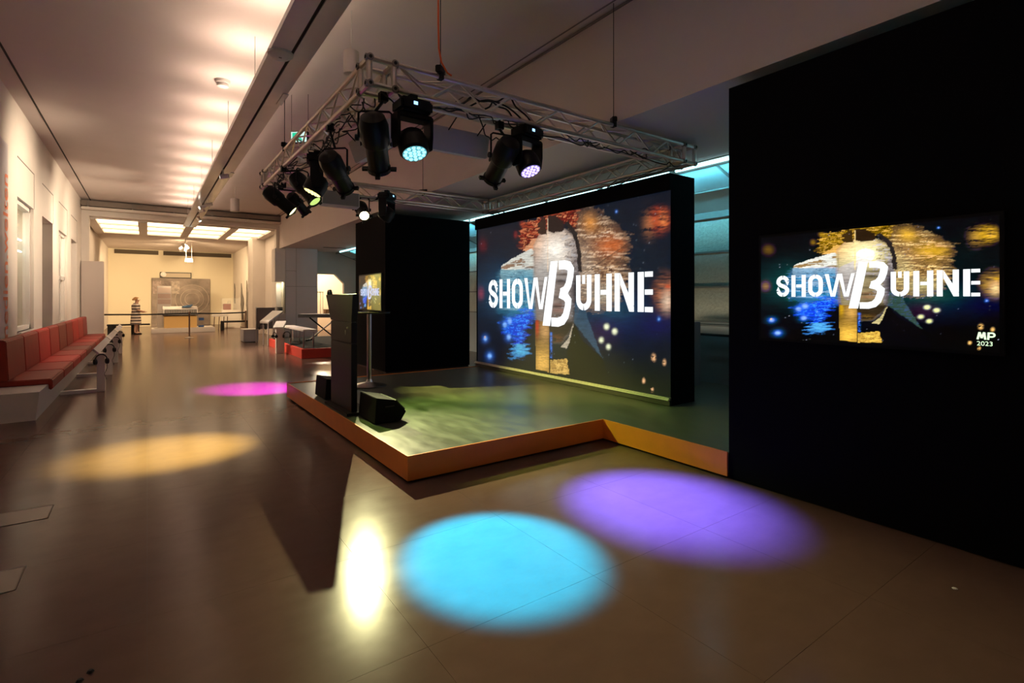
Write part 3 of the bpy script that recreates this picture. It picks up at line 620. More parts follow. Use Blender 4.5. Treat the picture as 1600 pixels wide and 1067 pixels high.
# suspension wires with clamps
def susp(x, y, lab, ang=0.0, ztop=ZC):
    t = thing('suspension_wire', (x, y, ZT), lab, 'wire', 'truss suspension wires')
    MB().tube((x, y, ZT + .07), (x, y, ztop - .001), .004, 6).build('wire', M_cable, t)
    c, s = math.cos(ang), math.sin(ang)
    MB().obox((x, y, ZT + .055), (.09 * c, .09 * s, .02), (-.025 * s, .025 * c, 0), (0, 0, .028)).build('clamp_bar', M_blk, t, bevel=.006)
    MB().box(x - .02, x + .02, y - .025, y + .025, ZT - .02, ZT + .04).build('clamp', M_blkrub, t)
susp(3.92, Y0_, 'thin wire holding the front truss run near the bulkhead', .9)
susp(1.93, Y0_, 'thin wire holding the front truss run beside the orange cable', .9)
susp(3.86, Y1_, 'thin wire holding the rear truss run, right one', .4)
susp(X0, 6.6, 'thin wire holding the left truss run', 1.2)
MB().poly([(1.90, Y0_ - .02, ZC - .001), (1.90, Y0_ - .02, 3.7), (1.905, Y0_ - .02, 3.5), (1.93, Y0_ - .015, 3.4), (1.98, Y0_ - .02, 3.325), (2.02, Y0_ - .02, 3.31)], .0075, 8).build('power_cable', mat('orange_cable', (.85, .13, .02), .5), smooth=True, label='orange power cable dropping from ceiling to the front truss', cat='cable')

# ------------------------------------------------------------------ stage lamps
UP = Vector((0, 0, 1))
def yoke(t, c, s, w_, top, chord):
    MB().poly([c + s * w_, c + s * w_ + UP * (top - c.z) * .92, c + s * (w_ - .02) + UP * (top - c.z), c - s * (w_ - .02) + UP * (top - c.z), c - s * w_ + UP * (top - c.z) * .92, c - s * w_], .009, 6).build('yoke', M_blk, t, smooth=True)
    for q in (-1, 1): MB().lathe([(.025, -.012), (.025, .012)], c + s * (w_ + .012) * q, 10, s).build('yoke_knob', M_blkrub, t)
    tp = Vector((c.x, c.y, top)); ch = Vector(chord)
    MB().tube(tp, ch + Vector((0, 0, -.03)), .012, 6).obox(ch, (.03, 0, 0), (0, .03, 0), (0, 0, .035)).build('clamp', M_blk, t)
def profile(lens, aim, chord, lab, col=None, es=0, power=0, lcol=(1, 1, 1), angle=40, blend=.2, rad=.012, s=1.0):
    lens, aim = Vector(lens), Vector(aim); d = (aim - lens).normalized(); b = -d
    t = thing('profile_spotlight', lens, lab, 'spotlight', 'black profile spotlights on the truss')
    MB().lathe([(.080 * s, .015), (.080 * s, .2 * s), (.086 * s, .21 * s), (.100 * s, .23 * s), (.104 * s, .37 * s), (.085 * s, .43 * s), (.03 * s, .46 * s)], lens, 20, b).build('body', M_blk, t, smooth=True)
    sd = d.cross(UP).normalized(); u2 = sd.cross(d).normalized()
    rg = MB(); n = 20
    ring = [(.088 * s, 0), (.088 * s, .03), (.08 * s, .03), (.078 * s, 0)]
    vs_ = []; 
    for r, h in ring: vs_ += [lens + b * h + (sd * math.cos(2 * math.pi * k / n) + u2 * math.sin(2 * math.pi * k / n)) * r for k in range(n)]
    rg.add(vs_, [(i * n + k, i * n + (k + 1) % n, ((i + 1) % 4) * n + (k + 1) % n, ((i + 1) % 4) * n + k) for i in range(4) for k in range(n)]).build('gel_ring', M_blk, t)
    for k in range(4):
        a = sd * math.cos(math.pi / 2 * k) + u2 * math.sin(math.pi / 2 * k); MB().obox(lens + a * .105 * s + b * .012, a * .022 * s, a.cross(d) * .017 * s, d * .012).build('gel_tab', M_blk, t)
    for q in (-1, 1): MB().lathe([(.01, 0), (.02, .012)], lens + b * .22 * s + sd * .1 * s * q, 8, sd * q).build('focus_knob', M_blkrub, t)
    lm = emat('lens_%d' % round(lens.x * 1e4 + lens.y * 100), col, es) if col else mat('dark_lens', (.02, .03, .04), .1)
    MB().lathe([(.076 * s, .018), (.06 * s, .010), (.01, .004)], lens, 18, b).build('lens', lm, t, smooth=True)
    c = lens + b * .27 * s
    yoke(t, c, sd, .118 * s, c.z + .19 * s, chord)
    if power: light('spotlight_beam', 'SPOT', lens + d * .02, aim, power, lcol, size=rad, angle=angle, blend=blend)
    return t
def moving(lens, aim, chord, lab, col, es, power=0, lcol=(1, 1, 1), angle=30, blend=.35, disp=True):
    lens, aim = Vector(lens), Vector(aim); d = (aim - lens).normalized(); b = -d
    t = thing('moving_head_light', lens, lab, 'stage light', 'moving head lights on the truss')
    MB().lathe([(.098, 0), (.112, .015), (.115, .10), (.095, .17), (.06, .20), (.02, .205)], lens, 24, b).build('head', M_blk, t, smooth=True)
    sd = d.cross(UP); sd = Vector((sd.x, sd.y, 0)).normalized(); fw = Vector((-sd.y, sd.x, 0))
    hc = lens + b * .10
    for s in (-1, 1): MB().prism([(-.05, -.05), (.05, -.05), (.065, .05), (.065, .20), (-.065, .20), (-.065, .05)], hc + sd * (.122 if s > 0 else -.147), fw, UP, sd * .025).build('yoke_arm', M_blk, t, bevel=.006)
    MB().obox(hc + UP * .19, sd * .147, fw * .062, UP * .022).build('yoke_bridge', M_blk, t, bevel=.01)
    ba = MB().obox(hc + UP * .265, sd * .13, fw * .10, UP * .05).build('base', M_blk, t, bevel=.02)
    if disp: MB().obox(hc + UP * .27 - fw * .101 * (1 if fw.y > 0 else -1) + sd * .02, sd * .016, fw * .002, UP * .012).build('status_display', emat('blue_display', (.3, .6, 1.0), 1.6), ba)
    MB().obox(hc + UP * .33, sd * .03, fw * .03, UP * .03).tube(hc + UP * .33, Vector(chord), .014, 6).build('clamp', M_blk, t)
    sd2 = d.cross(UP).normalized(); u2 = sd2.cross(d).normalized(); cells = MB()
    for rr, nn in ((0, 1), (.036, 6), (.072, 12)):
        for k in range(nn):
            a = 2 * math.pi * k / nn; cells.lathe([(.0155, 0), (.013, .006), (.004, .009)], lens + (sd2 * math.cos(a) + u2 * math.sin(a)) * rr + d * .001, 8, d)
    MB().lathe([(.092, .001), (.092, -.003)], lens, 24, d).build('lens_plate', emat('plate_%d' % round(lens.x * 1e4), tuple(x * .35 for x in col), es * .6) if es else M_blk, t)
    cells.build('led_cells', emat('cells_%d' % round(lens.x * 1e4), col, es) if es else mat('dark_lens', (.02, .03, .04), .1), t, kind='stuff')
    if power: light('wash_beam', 'SPOT', lens + d * .03, aim, power, lcol, size=.05, angle=angle, blend=blend)
    return t
XI = X0 + S_; YI = Y0_ + S_
K = 1.0
profile((1.60, 7.33, 2.66), (4.3, 6.2, SZ), (XI, 7.62, 3.06), 'lit black spotlight with green and yellow lens at far end of left truss run', (1, .9, .42), 3.0, 700, (1, .95, .22), 46, .8)
profile((1.66, 6.44, 2.66), (3.1, 4.9, SZ), (X0, 6.66, 3.06), 'black spotlight with green glowing lens, second from far end of left truss', (.55, .75, .2), .9, 460, (.62, 1, .16), 56, .8)
profile((1.86, 7.72, 2.72), (3.6, 8.6, 1.2), (XI, 7.80, 3.06), 'small dark spotlight pointing away behind the lit one on left truss', s=.8)
profile((1.567, 4.976, 2.55), (1.567 + 1.74, 4.976 + 1.89, 2.55 - 1.53), (X0 + .02, 4.8, 3.06), 'black spotlight with dark lens hanging midway along left truss run')
profile((1.555, 4.072, 2.55), (1.555 + 1.0, 4.072 + 1.75, 2.55 - 1.9), (XI - .04, Y0_ + .12, 3.06), 'black spotlight hanging right below the near truss corner', s=1.08)
profile((2.64, 4.05, 2.61), (2.64 + .3, 4.05 + 2.5, 2.61 - 1.75), (2.60, YI - .05, 3.06), 'black spotlight beside the violet moving light on the front truss', s=1.05)
profile((2.72, 7.75, 2.76), (2.05, 3.2, 0), (2.66, Y1_ - S_, 3.06), 'glowing warm white spotlight on the rear truss run', (1, .82, .45), 9.0, 1350, (1, .94, .46), 42, 1.0, rad=.012)
moving((1.66, 3.62, 2.60), (1.67, 2.52, 0), (1.66, Y0_, 3.07), 'moving head light with glowing cyan lens under the front truss', (.25, .85, 1.0), 1.8, 4700, (0.0, .49, 1.0), 26, .55)
moving((2.86, 3.74, 2.66), (3.07, 2.46, 0), (2.86, YI, 3.07), 'moving head light with glowing violet lens under the front truss', (.45, .35, 1.0), 2.0, 6300, (.10, .095, 1.0), 32, .95)
moving((1.44, 5.72, 2.63), (.2, 6.04, 0), (XI, 5.72, 3.07), 'moving head light with glowing yellow lens under the left truss', (1, .85, .25), 2.2, 1700, (1, .88, .22), 33, .95)
moving((2.96, 7.60, 2.72), (1.5, 9.4, 0), (2.96, Y1_ - S_, 3.07), 'dark moving head light beside the warm spotlight on rear truss', (.9, .2, 1), 0, 6200, (.62, .0, 1.0), 24, .8)

# loudspeakers hanging below the truss
def speaker(tl, tr_, dn, thick, lab, chords):
    tl, tr_, dn, thick = map(Vector, (tl, tr_, dn, thick)); ax = (tr_ - tl) / 2
    c = (tl + tr_) / 2 + dn / 2 + thick / 2
    t = thing('loudspeaker', c, lab, 'speaker', 'pale loudspeakers hung in the truss')
    MB().obox(c, ax, dn / 2, thick / 2).build('cabinet', M_spk, t, bevel=.008)
    MB().obox(c + thick * .5 + thick.normalized() * .004, ax * .94, dn * .46, thick.normalized() * .004).build('grille', mat('speaker_grille', (.2, .2, .21), .7), t)
    for p, q in chords: MB().tube(p, q, .006, 6).build('bracket', M_blk, t)
speaker((2.05, 4.08, 3.03), (2.64, 4.08, 3.03), (-.02, .02, -.215), (0, .15, .03), 'pale loudspeaker slab behind the cyan moving light', [((2.2, 4.1, 3.0), (2.2, YI, 3.09)), ((2.5, 4.1, 3.0), (2.5, YI, 3.09))])
speaker((1.62, 5.10, 3.04), (1.62, 4.30, 3.04), (.06, -.05, -.21), (.15, 0, .05), 'pale loudspeaker slab tilted behind the near corner spotlights', [((1.64, 4.9, 3.0), (XI, 4.9, 3.09)), ((1.64, 4.5, 3.0), (XI, 4.5, 3.09))])
speaker((1.98, 7.5, 3.0), (2.52, 7.5, 3.0), (0, 0, -.20), (0, -.12, .02), 'pale loudspeaker slab below the left part of rear truss', [((2.1, 7.5, 2.98), (2.1, Y1_ - S_, 3.09)), ((2.4, 7.5, 2.98), (2.4, Y1_ - S_, 3.09))])
speaker((1.58, 7.12, 3.02), (1.58, 6.78, 3.02), (.05, 0, -.21), (.12, 0, .03), 'pale loudspeaker slab at the far half of left truss run', [((1.6, 6.9, 2.98), (XI, 6.9, 3.09)), ((1.6, 7.0, 2.98), (XI, 7.0, 3.09))])

# cables along the truss
random.seed(4)
def wander(a, b, n, amp, sag):
    a, b = Vector(a), Vector(b); P = []
    for i in range(n + 1):
        k = i / n; P.append(a + (b - a) * k + Vector((random.uniform(-1, 1), random.uniform(-1, 1), random.uniform(-1, 1))) * amp * (0 if i in (0, n) else 1) - Vector((0, 0, sag * math.sin(math.pi * k * 1))))
    Q = []
    for i in range(n):
        p0, p1, p2, p3 = P[max(i - 1, 0)], P[i], P[i + 1], P[min(i + 2, n)]
        for q in range(4):
            t = q / 4; Q.append(.5 * ((2 * p1) + (p2 - p0) * t + (2 * p0 - 5 * p1 + 4 * p2 - p3) * t * t + (3 * p1 - p0 - 3 * p2 + p3) * t ** 3))
    return Q + [P[-1]]
def cab(a, b, n, amp, sag, lab, r=.006): MB().poly(wander(a, b, n, amp, sag), r, 5).build('cable', M_cable, smooth=True, label=lab, cat='cable', group='black cables in the truss')
for k in range(9):
    y0 = 4.0 + .42 * k; cab((X0 + .1 + random.uniform(-.08, .08), y0, 3.08), (X0 + .1 + random.uniform(-.08, .08), y0 + random.uniform(.7, 1.3), 3.08), 9, .06, random.uniform(0, .08), 'black cable tangled along the left truss run')
for k in range(5):
    cab((X0 + .12, 3.95 + .3 * k, 3.12), (X0 + .12, 4.5 + .45 * k, 3.0), 6, .07, .05, 'black cable tangled along the left truss run')
for k in range(9):
    x0 = 1.6 + .33 * k; cab((x0, Y0_ + .1 + random.uniform(-.08, .08), 3.09), (x0 + random.uniform(.5, 1.1), Y0_ + .1 + random.uniform(-.08, .08), 3.1), 8, .045, random.uniform(0, .06), 'black cable lying along the front truss run')
for k in range(3): cab((2.1 + .12 * k, Y0_ + .1, 3.12), (2.75 + .1 * k, Y0_ + .12, 3.12), 7, .03, -.12 - .03 * k, 'black cable bundle arching inside the front truss run', .008)
for a, b in (((1.58, 3.75, 3.08), (1.66, 3.62, 2.98)), ((1.45, 3.76, 3.06), (1.75, 3.68, 3.02)), ((2.3, 3.74, 3.06), (2.62, 3.95, 2.98)), ((2.62, 3.95, 2.98), (2.86, 3.76, 3.0))): cab(a, b, 5, .012, .09, 'short black cable loop drooping below the front truss')
for k in range(3): cab((2.3 + .4 * k, Y1_ - .1, 3.09), (3.0 + .4 * k, Y1_ - .1, 3.1), 6, .03, .03, 'black cable lying along the rear truss run')
for k in range(3): cab((5.18, 4.0 + .2 * k, 3.1), (5.2, 4.9 + .2 * k, 3.06), 6, .04, .02, 'black cable lying along the right truss run')

# ------------------------------------------------------------------ lighting trough along the hall
tg = thing('lighting_trough', (1.15, 10, 3.88), 'long grey lighting trough hanging below the hall ceiling', 'light trough')
TX0, TX1, TZ = .96, 1.335, 3.88
MB().box(TX0, 1.135, -4, 20.25, TZ, TZ + .02).build('panel', M_trough, tg); MB().box(1.165, TX1, -4, 20.25, TZ, TZ + .02).build('panel', M_trough, tg)
MB().box(TX0, TX0 + .012, -4, 20.25, TZ + .02, TZ + .06).build('side_lip', M_trough, tg); MB().box(TX1 - .012, TX1, -4, 20.25, TZ + .02, TZ + .15).build('side_lip', M_trough, tg)
MB().box(1.135, 1.165, -4, 20.25, TZ + .012, TZ + .03).build('track_rail', mat('dark_slot', (.03, .025, .02), .9), tg)
for k, y in enumerate([-3 + 2.4 * q for q in range(10)]):
    MB().tube((1.02, y, TZ + .05), (1.02, y, ZC), .004, 5).build('hanger', M_steel, tg); MB().tube((1.28, y, TZ + .05), (1.28, y, ZC), .004, 5).build('hanger', M_steel, tg)
M_tube = emat('warm_tube', (1, .74, .52), 16.0)
for k in range(15):
    y = -3.6 + 1.6 * k
    MB().tube((1.04, y, TZ + .055), (1.04, y + 1.0, TZ + .055), .014, 8).build('light_tube', M_tube, tg)
for k in range(19):
    y = -3.2 + 1.25 * k
    MB().box(.99, 1.10, y - .08, y + .08, TZ + .021, TZ + .04).build('uplight_reflector', M_steel, tg)
    light('trough_uplight', 'SPOT', (1.04, y, TZ + .075), (.92, y, ZC), 25, (1, .72, .54), size=.05, angle=150, blend=1.0)
for y in (6.6, 11.2): MB().box(TX1 - .05, TX1 + .015, y - .2, y + .2, TZ - .012, TZ).build('joint_plate', M_trough, tg, bevel=.003)
sm = thing('sensor_disc', (1.04, 5.35, TZ), 'white oval sensor dome fixed under the lighting trough', 'sensor')
MB().lathe([(.02, -.05), (.08, -.045), (.115, -.02), (.12, 0)], (1.055, 5.38, TZ - .001), 28).build('dome', M_white, sm, smooth=True)
MB().obox((1.05, 5.36, TZ - .052), (.012, 0, 0), (0, .006, 0), (0, 0, .003)).build('marking', M_joint, sm)
sd_ = thing('smoke_detector', (.93, 8.2, ZC), 'white smoke detector on ceiling left of the trough', 'detector')
MB().lathe([(.02, -.09), (.07, -.085), (.075, -.05), (.05, -.045), (.09, -.04), (.10, 0)], (.86, 8.2, ZC - .001), 24).build('body', M_white, sd_, smooth=True)
def trackspot(y, aim, lab, power, x=1.15, ang=78):
    p = Vector((x, y, TZ - .12)); d = (Vector(aim) - p).normalized()
    t = thing('track_spotlight', (x, y, TZ), lab, 'spotlight', 'small white spotlights on the trough')
    MB().tube((x, y, TZ + .012), (x, y, TZ - .12), .01, 8).build('stem', M_white, t)
    MB().lathe([(.03, -.10), (.042, -.09), (.045, .05), (.04, .052)], p, 16, d).build('head', M_white, t, smooth=True)
    MB().lathe([(.036, .053), (.01, .056)], p, 14, d).build('lens', emat('track_lens', (1, .9, .72), 6.0), t)
    light('track_beam', 'SPOT', p + d * .07, aim, power, (1, .78, .55), size=.04, angle=ang, blend=1.0)
trackspot(10.9, (XL, 11.5, 3.1), 'nearest small spotlight under the trough', 480)
trackspot(14.4, (XL, 16.2, 3.1), 'second small spotlight under the trough, right side', 480, x=1.2)
trackspot(14.9, (XL, 14.0, 2.4), 'third small spotlight under the trough, left side', 300, x=1.1)
trackspot(15.6, (XL, 18.7, 2.9), 'fourth small spotlight under the trough', 450)
trackspot(17.3, (3.2, 15.8, .6), 'farthest small spotlight under the trough', 900, x=1.22)
cy = thing('ceiling_downlight', (1.9, 15.2, 4.0), 'white cylinder downlight hanging from the hall ceiling near portal', 'lamp')
MB().lathe([(.10, 3.86), (.115, 3.865), (.115, 4.2), (.10, 4.21)], (1.95, 15.8, 0), 24).build('shade', M_white, cy, smooth=True)
MB().tube((1.95, 15.8, 4.2), (1.95, 15.8, ZC), .008, 6).build('stem', M_white, cy)
dp = atz(549, 104, 3.95)
cy = thing('ceiling_downlight', (dp.x, dp.y, 3.95), 'white cylinder downlight partly hidden behind the near truss corner', 'lamp')
MB().lathe([(.07, 3.86), (.08, 3.865), (.08, 4.10), (.07, 4.11)], (dp.x, dp.y, 0), 24).build('shade', M_white, cy, smooth=True)
MB().tube((dp.x, dp.y, 4.1), (dp.x, dp.y, ZC), .005, 6).build('stem', M_white, cy)
# emergency exit sign behind the left truss run
ex = thing('exit_sign', (1.88, 8.1, 3.9), 'green and white exit sign hanging behind the left truss run', 'sign')
c0 = Vector((1.86, 8.1, 3.9)); a = Vector((.75, -.66, 0)); n_ = Vector((-.66, -.75, 0))
MB().obox(c0, a * .13, n_ * .03, UP * .085).build('case', mat('sign_case', (.03, .035, .035), .5), ex, bevel=.005)
MB().obox(c0 + n_ * .032, a * .12, n_ * .002, UP * .075).build('face', emat('sign_white', (.7, .95, .85), .8), ex)
MB().obox(c0 + n_ * .035 - a * .045, a * .055, n_ * .001, UP * .062).build('door_symbol', emat('sign_green', (.02, .55, .3), .9), ex)
MB().prism([(-.01, -.06), (.01, -.01), (.05, -.06), (.07, -.05), (.03, .01), (.04, .04), (.07, .03), (.03, .055), (.0, .03), (-.04, .03), (-.04, .015), (.0, .01), (-.03, -.06)], c0 + n_ * .037 - a * .01, a, UP, n_ * .001).lathe([(.012, 0), (.012, .001)], c0 + n_ * .037 + a * .03 + UP * .07, 8, n_).build('running_figure', emat('sign_green', (.02, .55, .3), .9), ex)
for s in (-.13, .13): MB().tube(c0 + a * s + UP * .1, Vector(((c0 + a * s).x, (c0 + a * s).y, ZC)), .003, 5).build('wire', M_cable, ex)

# ------------------------------------------------------------------ bench with red cushions
be = thing('bench_base', (-1.3, 8.54, 0), 'long white bench plinth along the left wall', 'bench')
MB().add([(XL + .003, 8.54, 0), (-1.117, 8.54, 0), (-1.08, 8.52, .35), (XL + .003, 8.52, .35), (XL + .003, 20.3, 0), (-1.117, 20.3, 0), (-1.08, 20.3, .35), (XL + .003, 20.3, .35)],
         [(0, 1, 2, 3), (7, 6, 5, 4), (0, 4, 5, 1), (1, 5, 6, 2), (2, 6, 7, 3), (3, 7, 4, 0)]).build('plinth', M_white, be)
MB().box(XL + .003, XL + .06, 9.16, 20.2, .352, .925).build('backing_board', M_white, label='long white backing board behind the red bench backrests', cat='board')
yb = [9.17, 10.36, 11.59, 12.80, 14.0, 15.2, 16.4, 17.6, 18.8, 20.0]
cc = [(.33, .075, .05), (.42, .05, .04), (.60, .045, .045), (.42, .055, .045), (.27, .07, .05), (.45, .06, .05), (.60, .05, .045), (.44, .055, .045), (.30, .06, .05)]
ordn = ['nearest seat of the bench', 'second seat from the near end of the bench', 'third seat of the bench from the near end', 'fourth seat of the bench from the near end', 'middle seat of the bench', 'fourth seat of the bench from the far end', 'third seat of the bench from the far end', 'second seat of the bench from the far end', 'farthest seat of the bench']
shade = ['brownish red', 'red', 'bright red', 'dull red', 'dark brownish red', 'red', 'bright red', 'dull red', 'dark red']
for i in range(9):
    a, b = yb[i] + .02, yb[i + 1] - .02; m = mat('cushion_%d' % i, (cc[i][0] * .85, cc[i][1] * .5, cc[i][2] * .5), .5, spec=.2, noise=.12, nscale=(3, 20, 3), bump=.05)
    t = thing('seat_cushion', (-1.3, (a + b) / 2, .35), '%s padded seat and back, %s' % (shade[i], ordn[i]), 'cushion', 'red bench cushions')
    MB().prism([(-1.60, .351), (-1.078, .351), (-1.073, .275), (-1.035, .28), (-1.035, .41), (-1.05, .425), (-1.60, .425)], (0, a, 0), (1, 0, 0), (0, 0, 1), (0, b - a, 0)).build('seat', m, t, bevel=.012, smooth=True)
    MB().prism([(-1.595, .427), (-1.46, .427), (-1.485, .94), (-1.50, .955), (-1.595, .955)], (0, a, 0), (1, 0, 0), (0, 0, 1), (0, b - a, 0)).build('backrest', m, t, bevel=.012, smooth=True)
# listening rail with posts and headphones
rl = thing('listening_rail', (-.62, 10.6, 0), 'long pale listening rail on posts in front of the red bench', 'rail')
MB().prism([(-.715, .675), (-.64, .60), (-.62, .62), (-.695, .70)], (0, 10.5, 0), (1, 0, 0), (0, 0, 1), (0, 9.6, 0)).build('rail_board', M_lilac, rl)
for y in (13.6, 16.6, 19.2): MB().prism([(-.698, .702), (-.622, .624), (-.615, .632), (-.69, .71)], (0, y, 0), (1, 0, 0), (0, 0, 1), (0, .5, 0)).build('label_plate', M_white, rl)
posts = (10.6, 12.82, 15.18, 17.58)
for y in posts:
    MB().box(-.66, -.555, y - .05, y + .05, 0, .62).build('post', M_white, rl, bevel=.006); MB().box(-1.10, -.66, y - .06, y + .06, .0, .05).build('foot_bar', M_white, rl)
wh = ['nearest post', 'second post', 'third post', 'farthest post']
def headphones(name, p, ax, lab, s=1.0, grp='headphones on the listening rail'):
    p, ax = Vector(p), Vector(ax).normalized(); t = thing(name, p, lab, 'headphones', grp)
    ot = Vector((0, 0, 1)).cross(ax).normalized()
    arcp = [p + (ax * math.cos(math.pi * k / 10) * .085 + UP * math.sin(math.pi * k / 10) * .09) * s for k in range(11)]
    MB().poly(arcp, .010 * s, 6).build('headband', M_blkrub, t, smooth=True)
    for q in (-1, 1): MB().lathe([(.03 * s, -.02 * s), (.045 * s, -.015 * s), (.048 * s, .015 * s), (.03 * s, .022 * s)], p + ax * .085 * s * q - UP * .03 * s, 14, ax).build('ear_cup', M_blkrub, t, smooth=True)
    z = p.z - .05 * s
    MB().poly([p + ax * .085 * s - UP * .05, p + ax * .1 * s + ot * .02 - UP * .14, p + ax * .06 * s + ot * .03 - UP * .24, p + ax * .09 * s + ot * .015 - UP * .33], .004, 5).build('cord', M_cable, t, smooth=True)
for k, y in enumerate(posts): headphones('headphones', (-.60, y - .10, .52), (1, .5, 0), 'black headphones hanging on the %s of the listening rail' % wh[k], .95)
# tall cabinet at the end of the bench
cb = thing('tall_cabinet', (-1.36, 19.9, 0), 'tall plain white cabinet at the far end of the bench', 'cabinet')
MB().box(-1.645, -1.10, 20.32, 20.58, 0, 2.64).build('body', mat('cabinet_beige', (.58, .50, .45), .6), cb, bevel=.005)
MB().box(-1.63, -1.12, 20.305, 20.32, .08, 2.62).build('door', mat('cabinet_beige', (.58, .50, .45), .6), cb)

# ------------------------------------------------------------------ exhibits at the far right of the hall
rp_ = thing('red_platform', (3.1, 13.4, 0), 'low red platform with black top carrying the keyboard', 'platform')
MB().box(3.12, 6.6, 13.42, 17.6, 0, .235).build('red_base', M_red, rp_, bevel=.004)
MB().box(3.2, 6.5, 13.5, 17.52, .235, .245).build('black_top', mat('platform_black', (.02, .02, .02), .8, spec=.1), rp_)
kb = thing('keyboard', (4.4, 16.4, .24), 'black electric keyboard on folding stand on the red platform', 'keyboard')
k0 = Vector((4.28, 15.75, .98)); ka = Vector((.80, -.60, 0)); kn = Vector((-.60, -.80, 0))
MB().obox(k0, ka * .7, kn * .16, UP * .05).build('body', mat('keyboard_case', (.03, .03, .032), .4), kb, bevel=.01)
for q in range(28): MB().obox(k0 + ka * (-.62 + .0455 * q) + kn * .09 + UP * .055, ka * .021, kn * .065, UP * .006).build('white_key', M_white, kb)
MB().obox(k0 - kn * .08 + UP * .056, ka * .6, kn * .05, UP * .006).build('control_panel', mat('panel_grey', (.15, .15, .16), .4), kb)
for s in (-1, 1): MB().tube(k0 + ka * .42 * s - UP * .05, k0 - ka * .42 * s + Vector((0, 0, -(.98 - .26))), .022, 8).build('stand_leg', M_blk if s < 0 else M_steel, kb)
for s in (-1, 1): MB().tube(k0 + ka * .42 * s + kn * .22 + Vector((0, 0, -(.98 - .265))), k0 + ka * .42 * s - kn * .22 + Vector((0, 0, -(.98 - .265))), .02, 8).build('stand_foot', M_blk, kb)
lp = thing('listening_post', (2.95, 15.2, 0), 'white listening post with tilted top in front of red platform', 'post')
MB().box(2.85, 3.06, 15.05, 15.2, 0, .66).build('post', M_white, lp, bevel=.008)
MB().add([(2.75, 14.98, .66), (3.02, 14.98, .66), (3.18, 15.42, .80), (2.92, 15.44, .80), (2.75, 14.98, .72), (3.02, 14.98, .72), (3.18, 15.42, .87), (2.92, 15.44, .87)],
         [(0, 3, 2, 1), (4, 5, 6, 7), (0, 1, 5, 4), (1, 2, 6, 5), (2, 3, 7, 6), (3, 0, 4, 7)]).build('tilted_top', M_white, lp, bevel=.006)
headphones('headphones', (3.10, 14.97, .50), (1, -.3, 0), 'black headphones hanging on the white post in front of red platform', 1.0, 'headphones on the posts')
headphones('headphones', (2.80, 15.02, .50), (.4, -1, 0), 'black headphones on the left side of the white listening post', .9, 'headphones on the posts')
tb_ = thing('exhibit_table', (3.35, 14.9, .24), 'narrow white topped table with steel legs on the red platform', 'table')
MB().add([(3.20, 13.6, .66), (3.54, 13.6, .66), (3.54, 16.2, .66), (3.20, 16.2, .66), (3.20, 13.6, .705), (3.54, 13.6, .705), (3.54, 16.2, .705), (3.20, 16.2, .705)], [(0, 3, 2, 1), (4, 5, 6, 7), (0, 1, 5, 4), (1, 2, 6, 5), (2, 3, 7, 6), (3, 0, 4, 7)]).build('top', M_white, tb_, bevel=.004)
MB().box(3.27, 3.47, 13.8, 16.0, .705, .71).build('inlay', M_lilac, tb_)
for y in (13.75, 15.24, 16.04):
    for x in (3.25, 3.49): MB().tube((x, y, .246), (x, y, .66), .022, 8).build('leg', M_steel, tb_)
sb = thing('sloping_desk', (3.2, 18.4, 0), 'white sloping display desk beside the glass showcase', 'desk')
MB().add([(2.95, 18.2, .70), (3.12, 17.72, .70), (3.75, 18.6, 1.02), (3.5, 19.1, 1.02), (2.95, 18.2, .76), (3.12, 17.72, .76), (3.75, 18.6, 1.08), (3.5, 19.1, 1.08)], [(0, 3, 2, 1), (4, 5, 6, 7), (0, 1, 5, 4), (1, 2, 6, 5), (2, 3, 7, 6), (3, 0, 4, 7)]).build('top', M_white, sb, bevel=.005)
for p, z in (((3.05, 18.15), .7), ((3.14, 17.85), .7), ((3.62, 18.65), .95), ((3.5, 18.95), .95)): MB().tube((*p, 0), (*p, z + .01), .02, 8).build('leg', M_white, sb)
headphones('headphones', (3.02, 18.1, .58), (1, -.4, 0), 'black headphones hanging under the white sloping desk', 1.1, 'headphones on the posts')
dk = thing('grey_board', (3.3, 19.2, 0), 'grey information board on thin legs behind the sloping desk', 'board')
MB().box(3.05, 3.6, 19.32, 19.36, .45, 1.18).build('panel', mat('board_grey', (.16, .14, .14), .5), dk)
for x in (3.03, 3.62): MB().tube((x, 19.34, 0), (x, 19.34, 1.2), .02, 6).build('leg', M_steel, dk)
gc = thing('cube_seat', (2.9, 19.7, 0), 'pale grey cube seat standing on the floor near portal', 'stool')
MB().box(2.66, 3.12, 19.45, 20.2, .02, .42).build('body', mat('cube_grey', (.42, .42, .46), .6), gc, bevel=.012); MB().box(2.69, 3.09, 19.48, 20.17, 0, .02).build('base', M_plinth, gc); MB().box(2.66, 3.12, 19.45, 20.2, .421, .44).build('cushion_top', M_white, gc, bevel=.006)
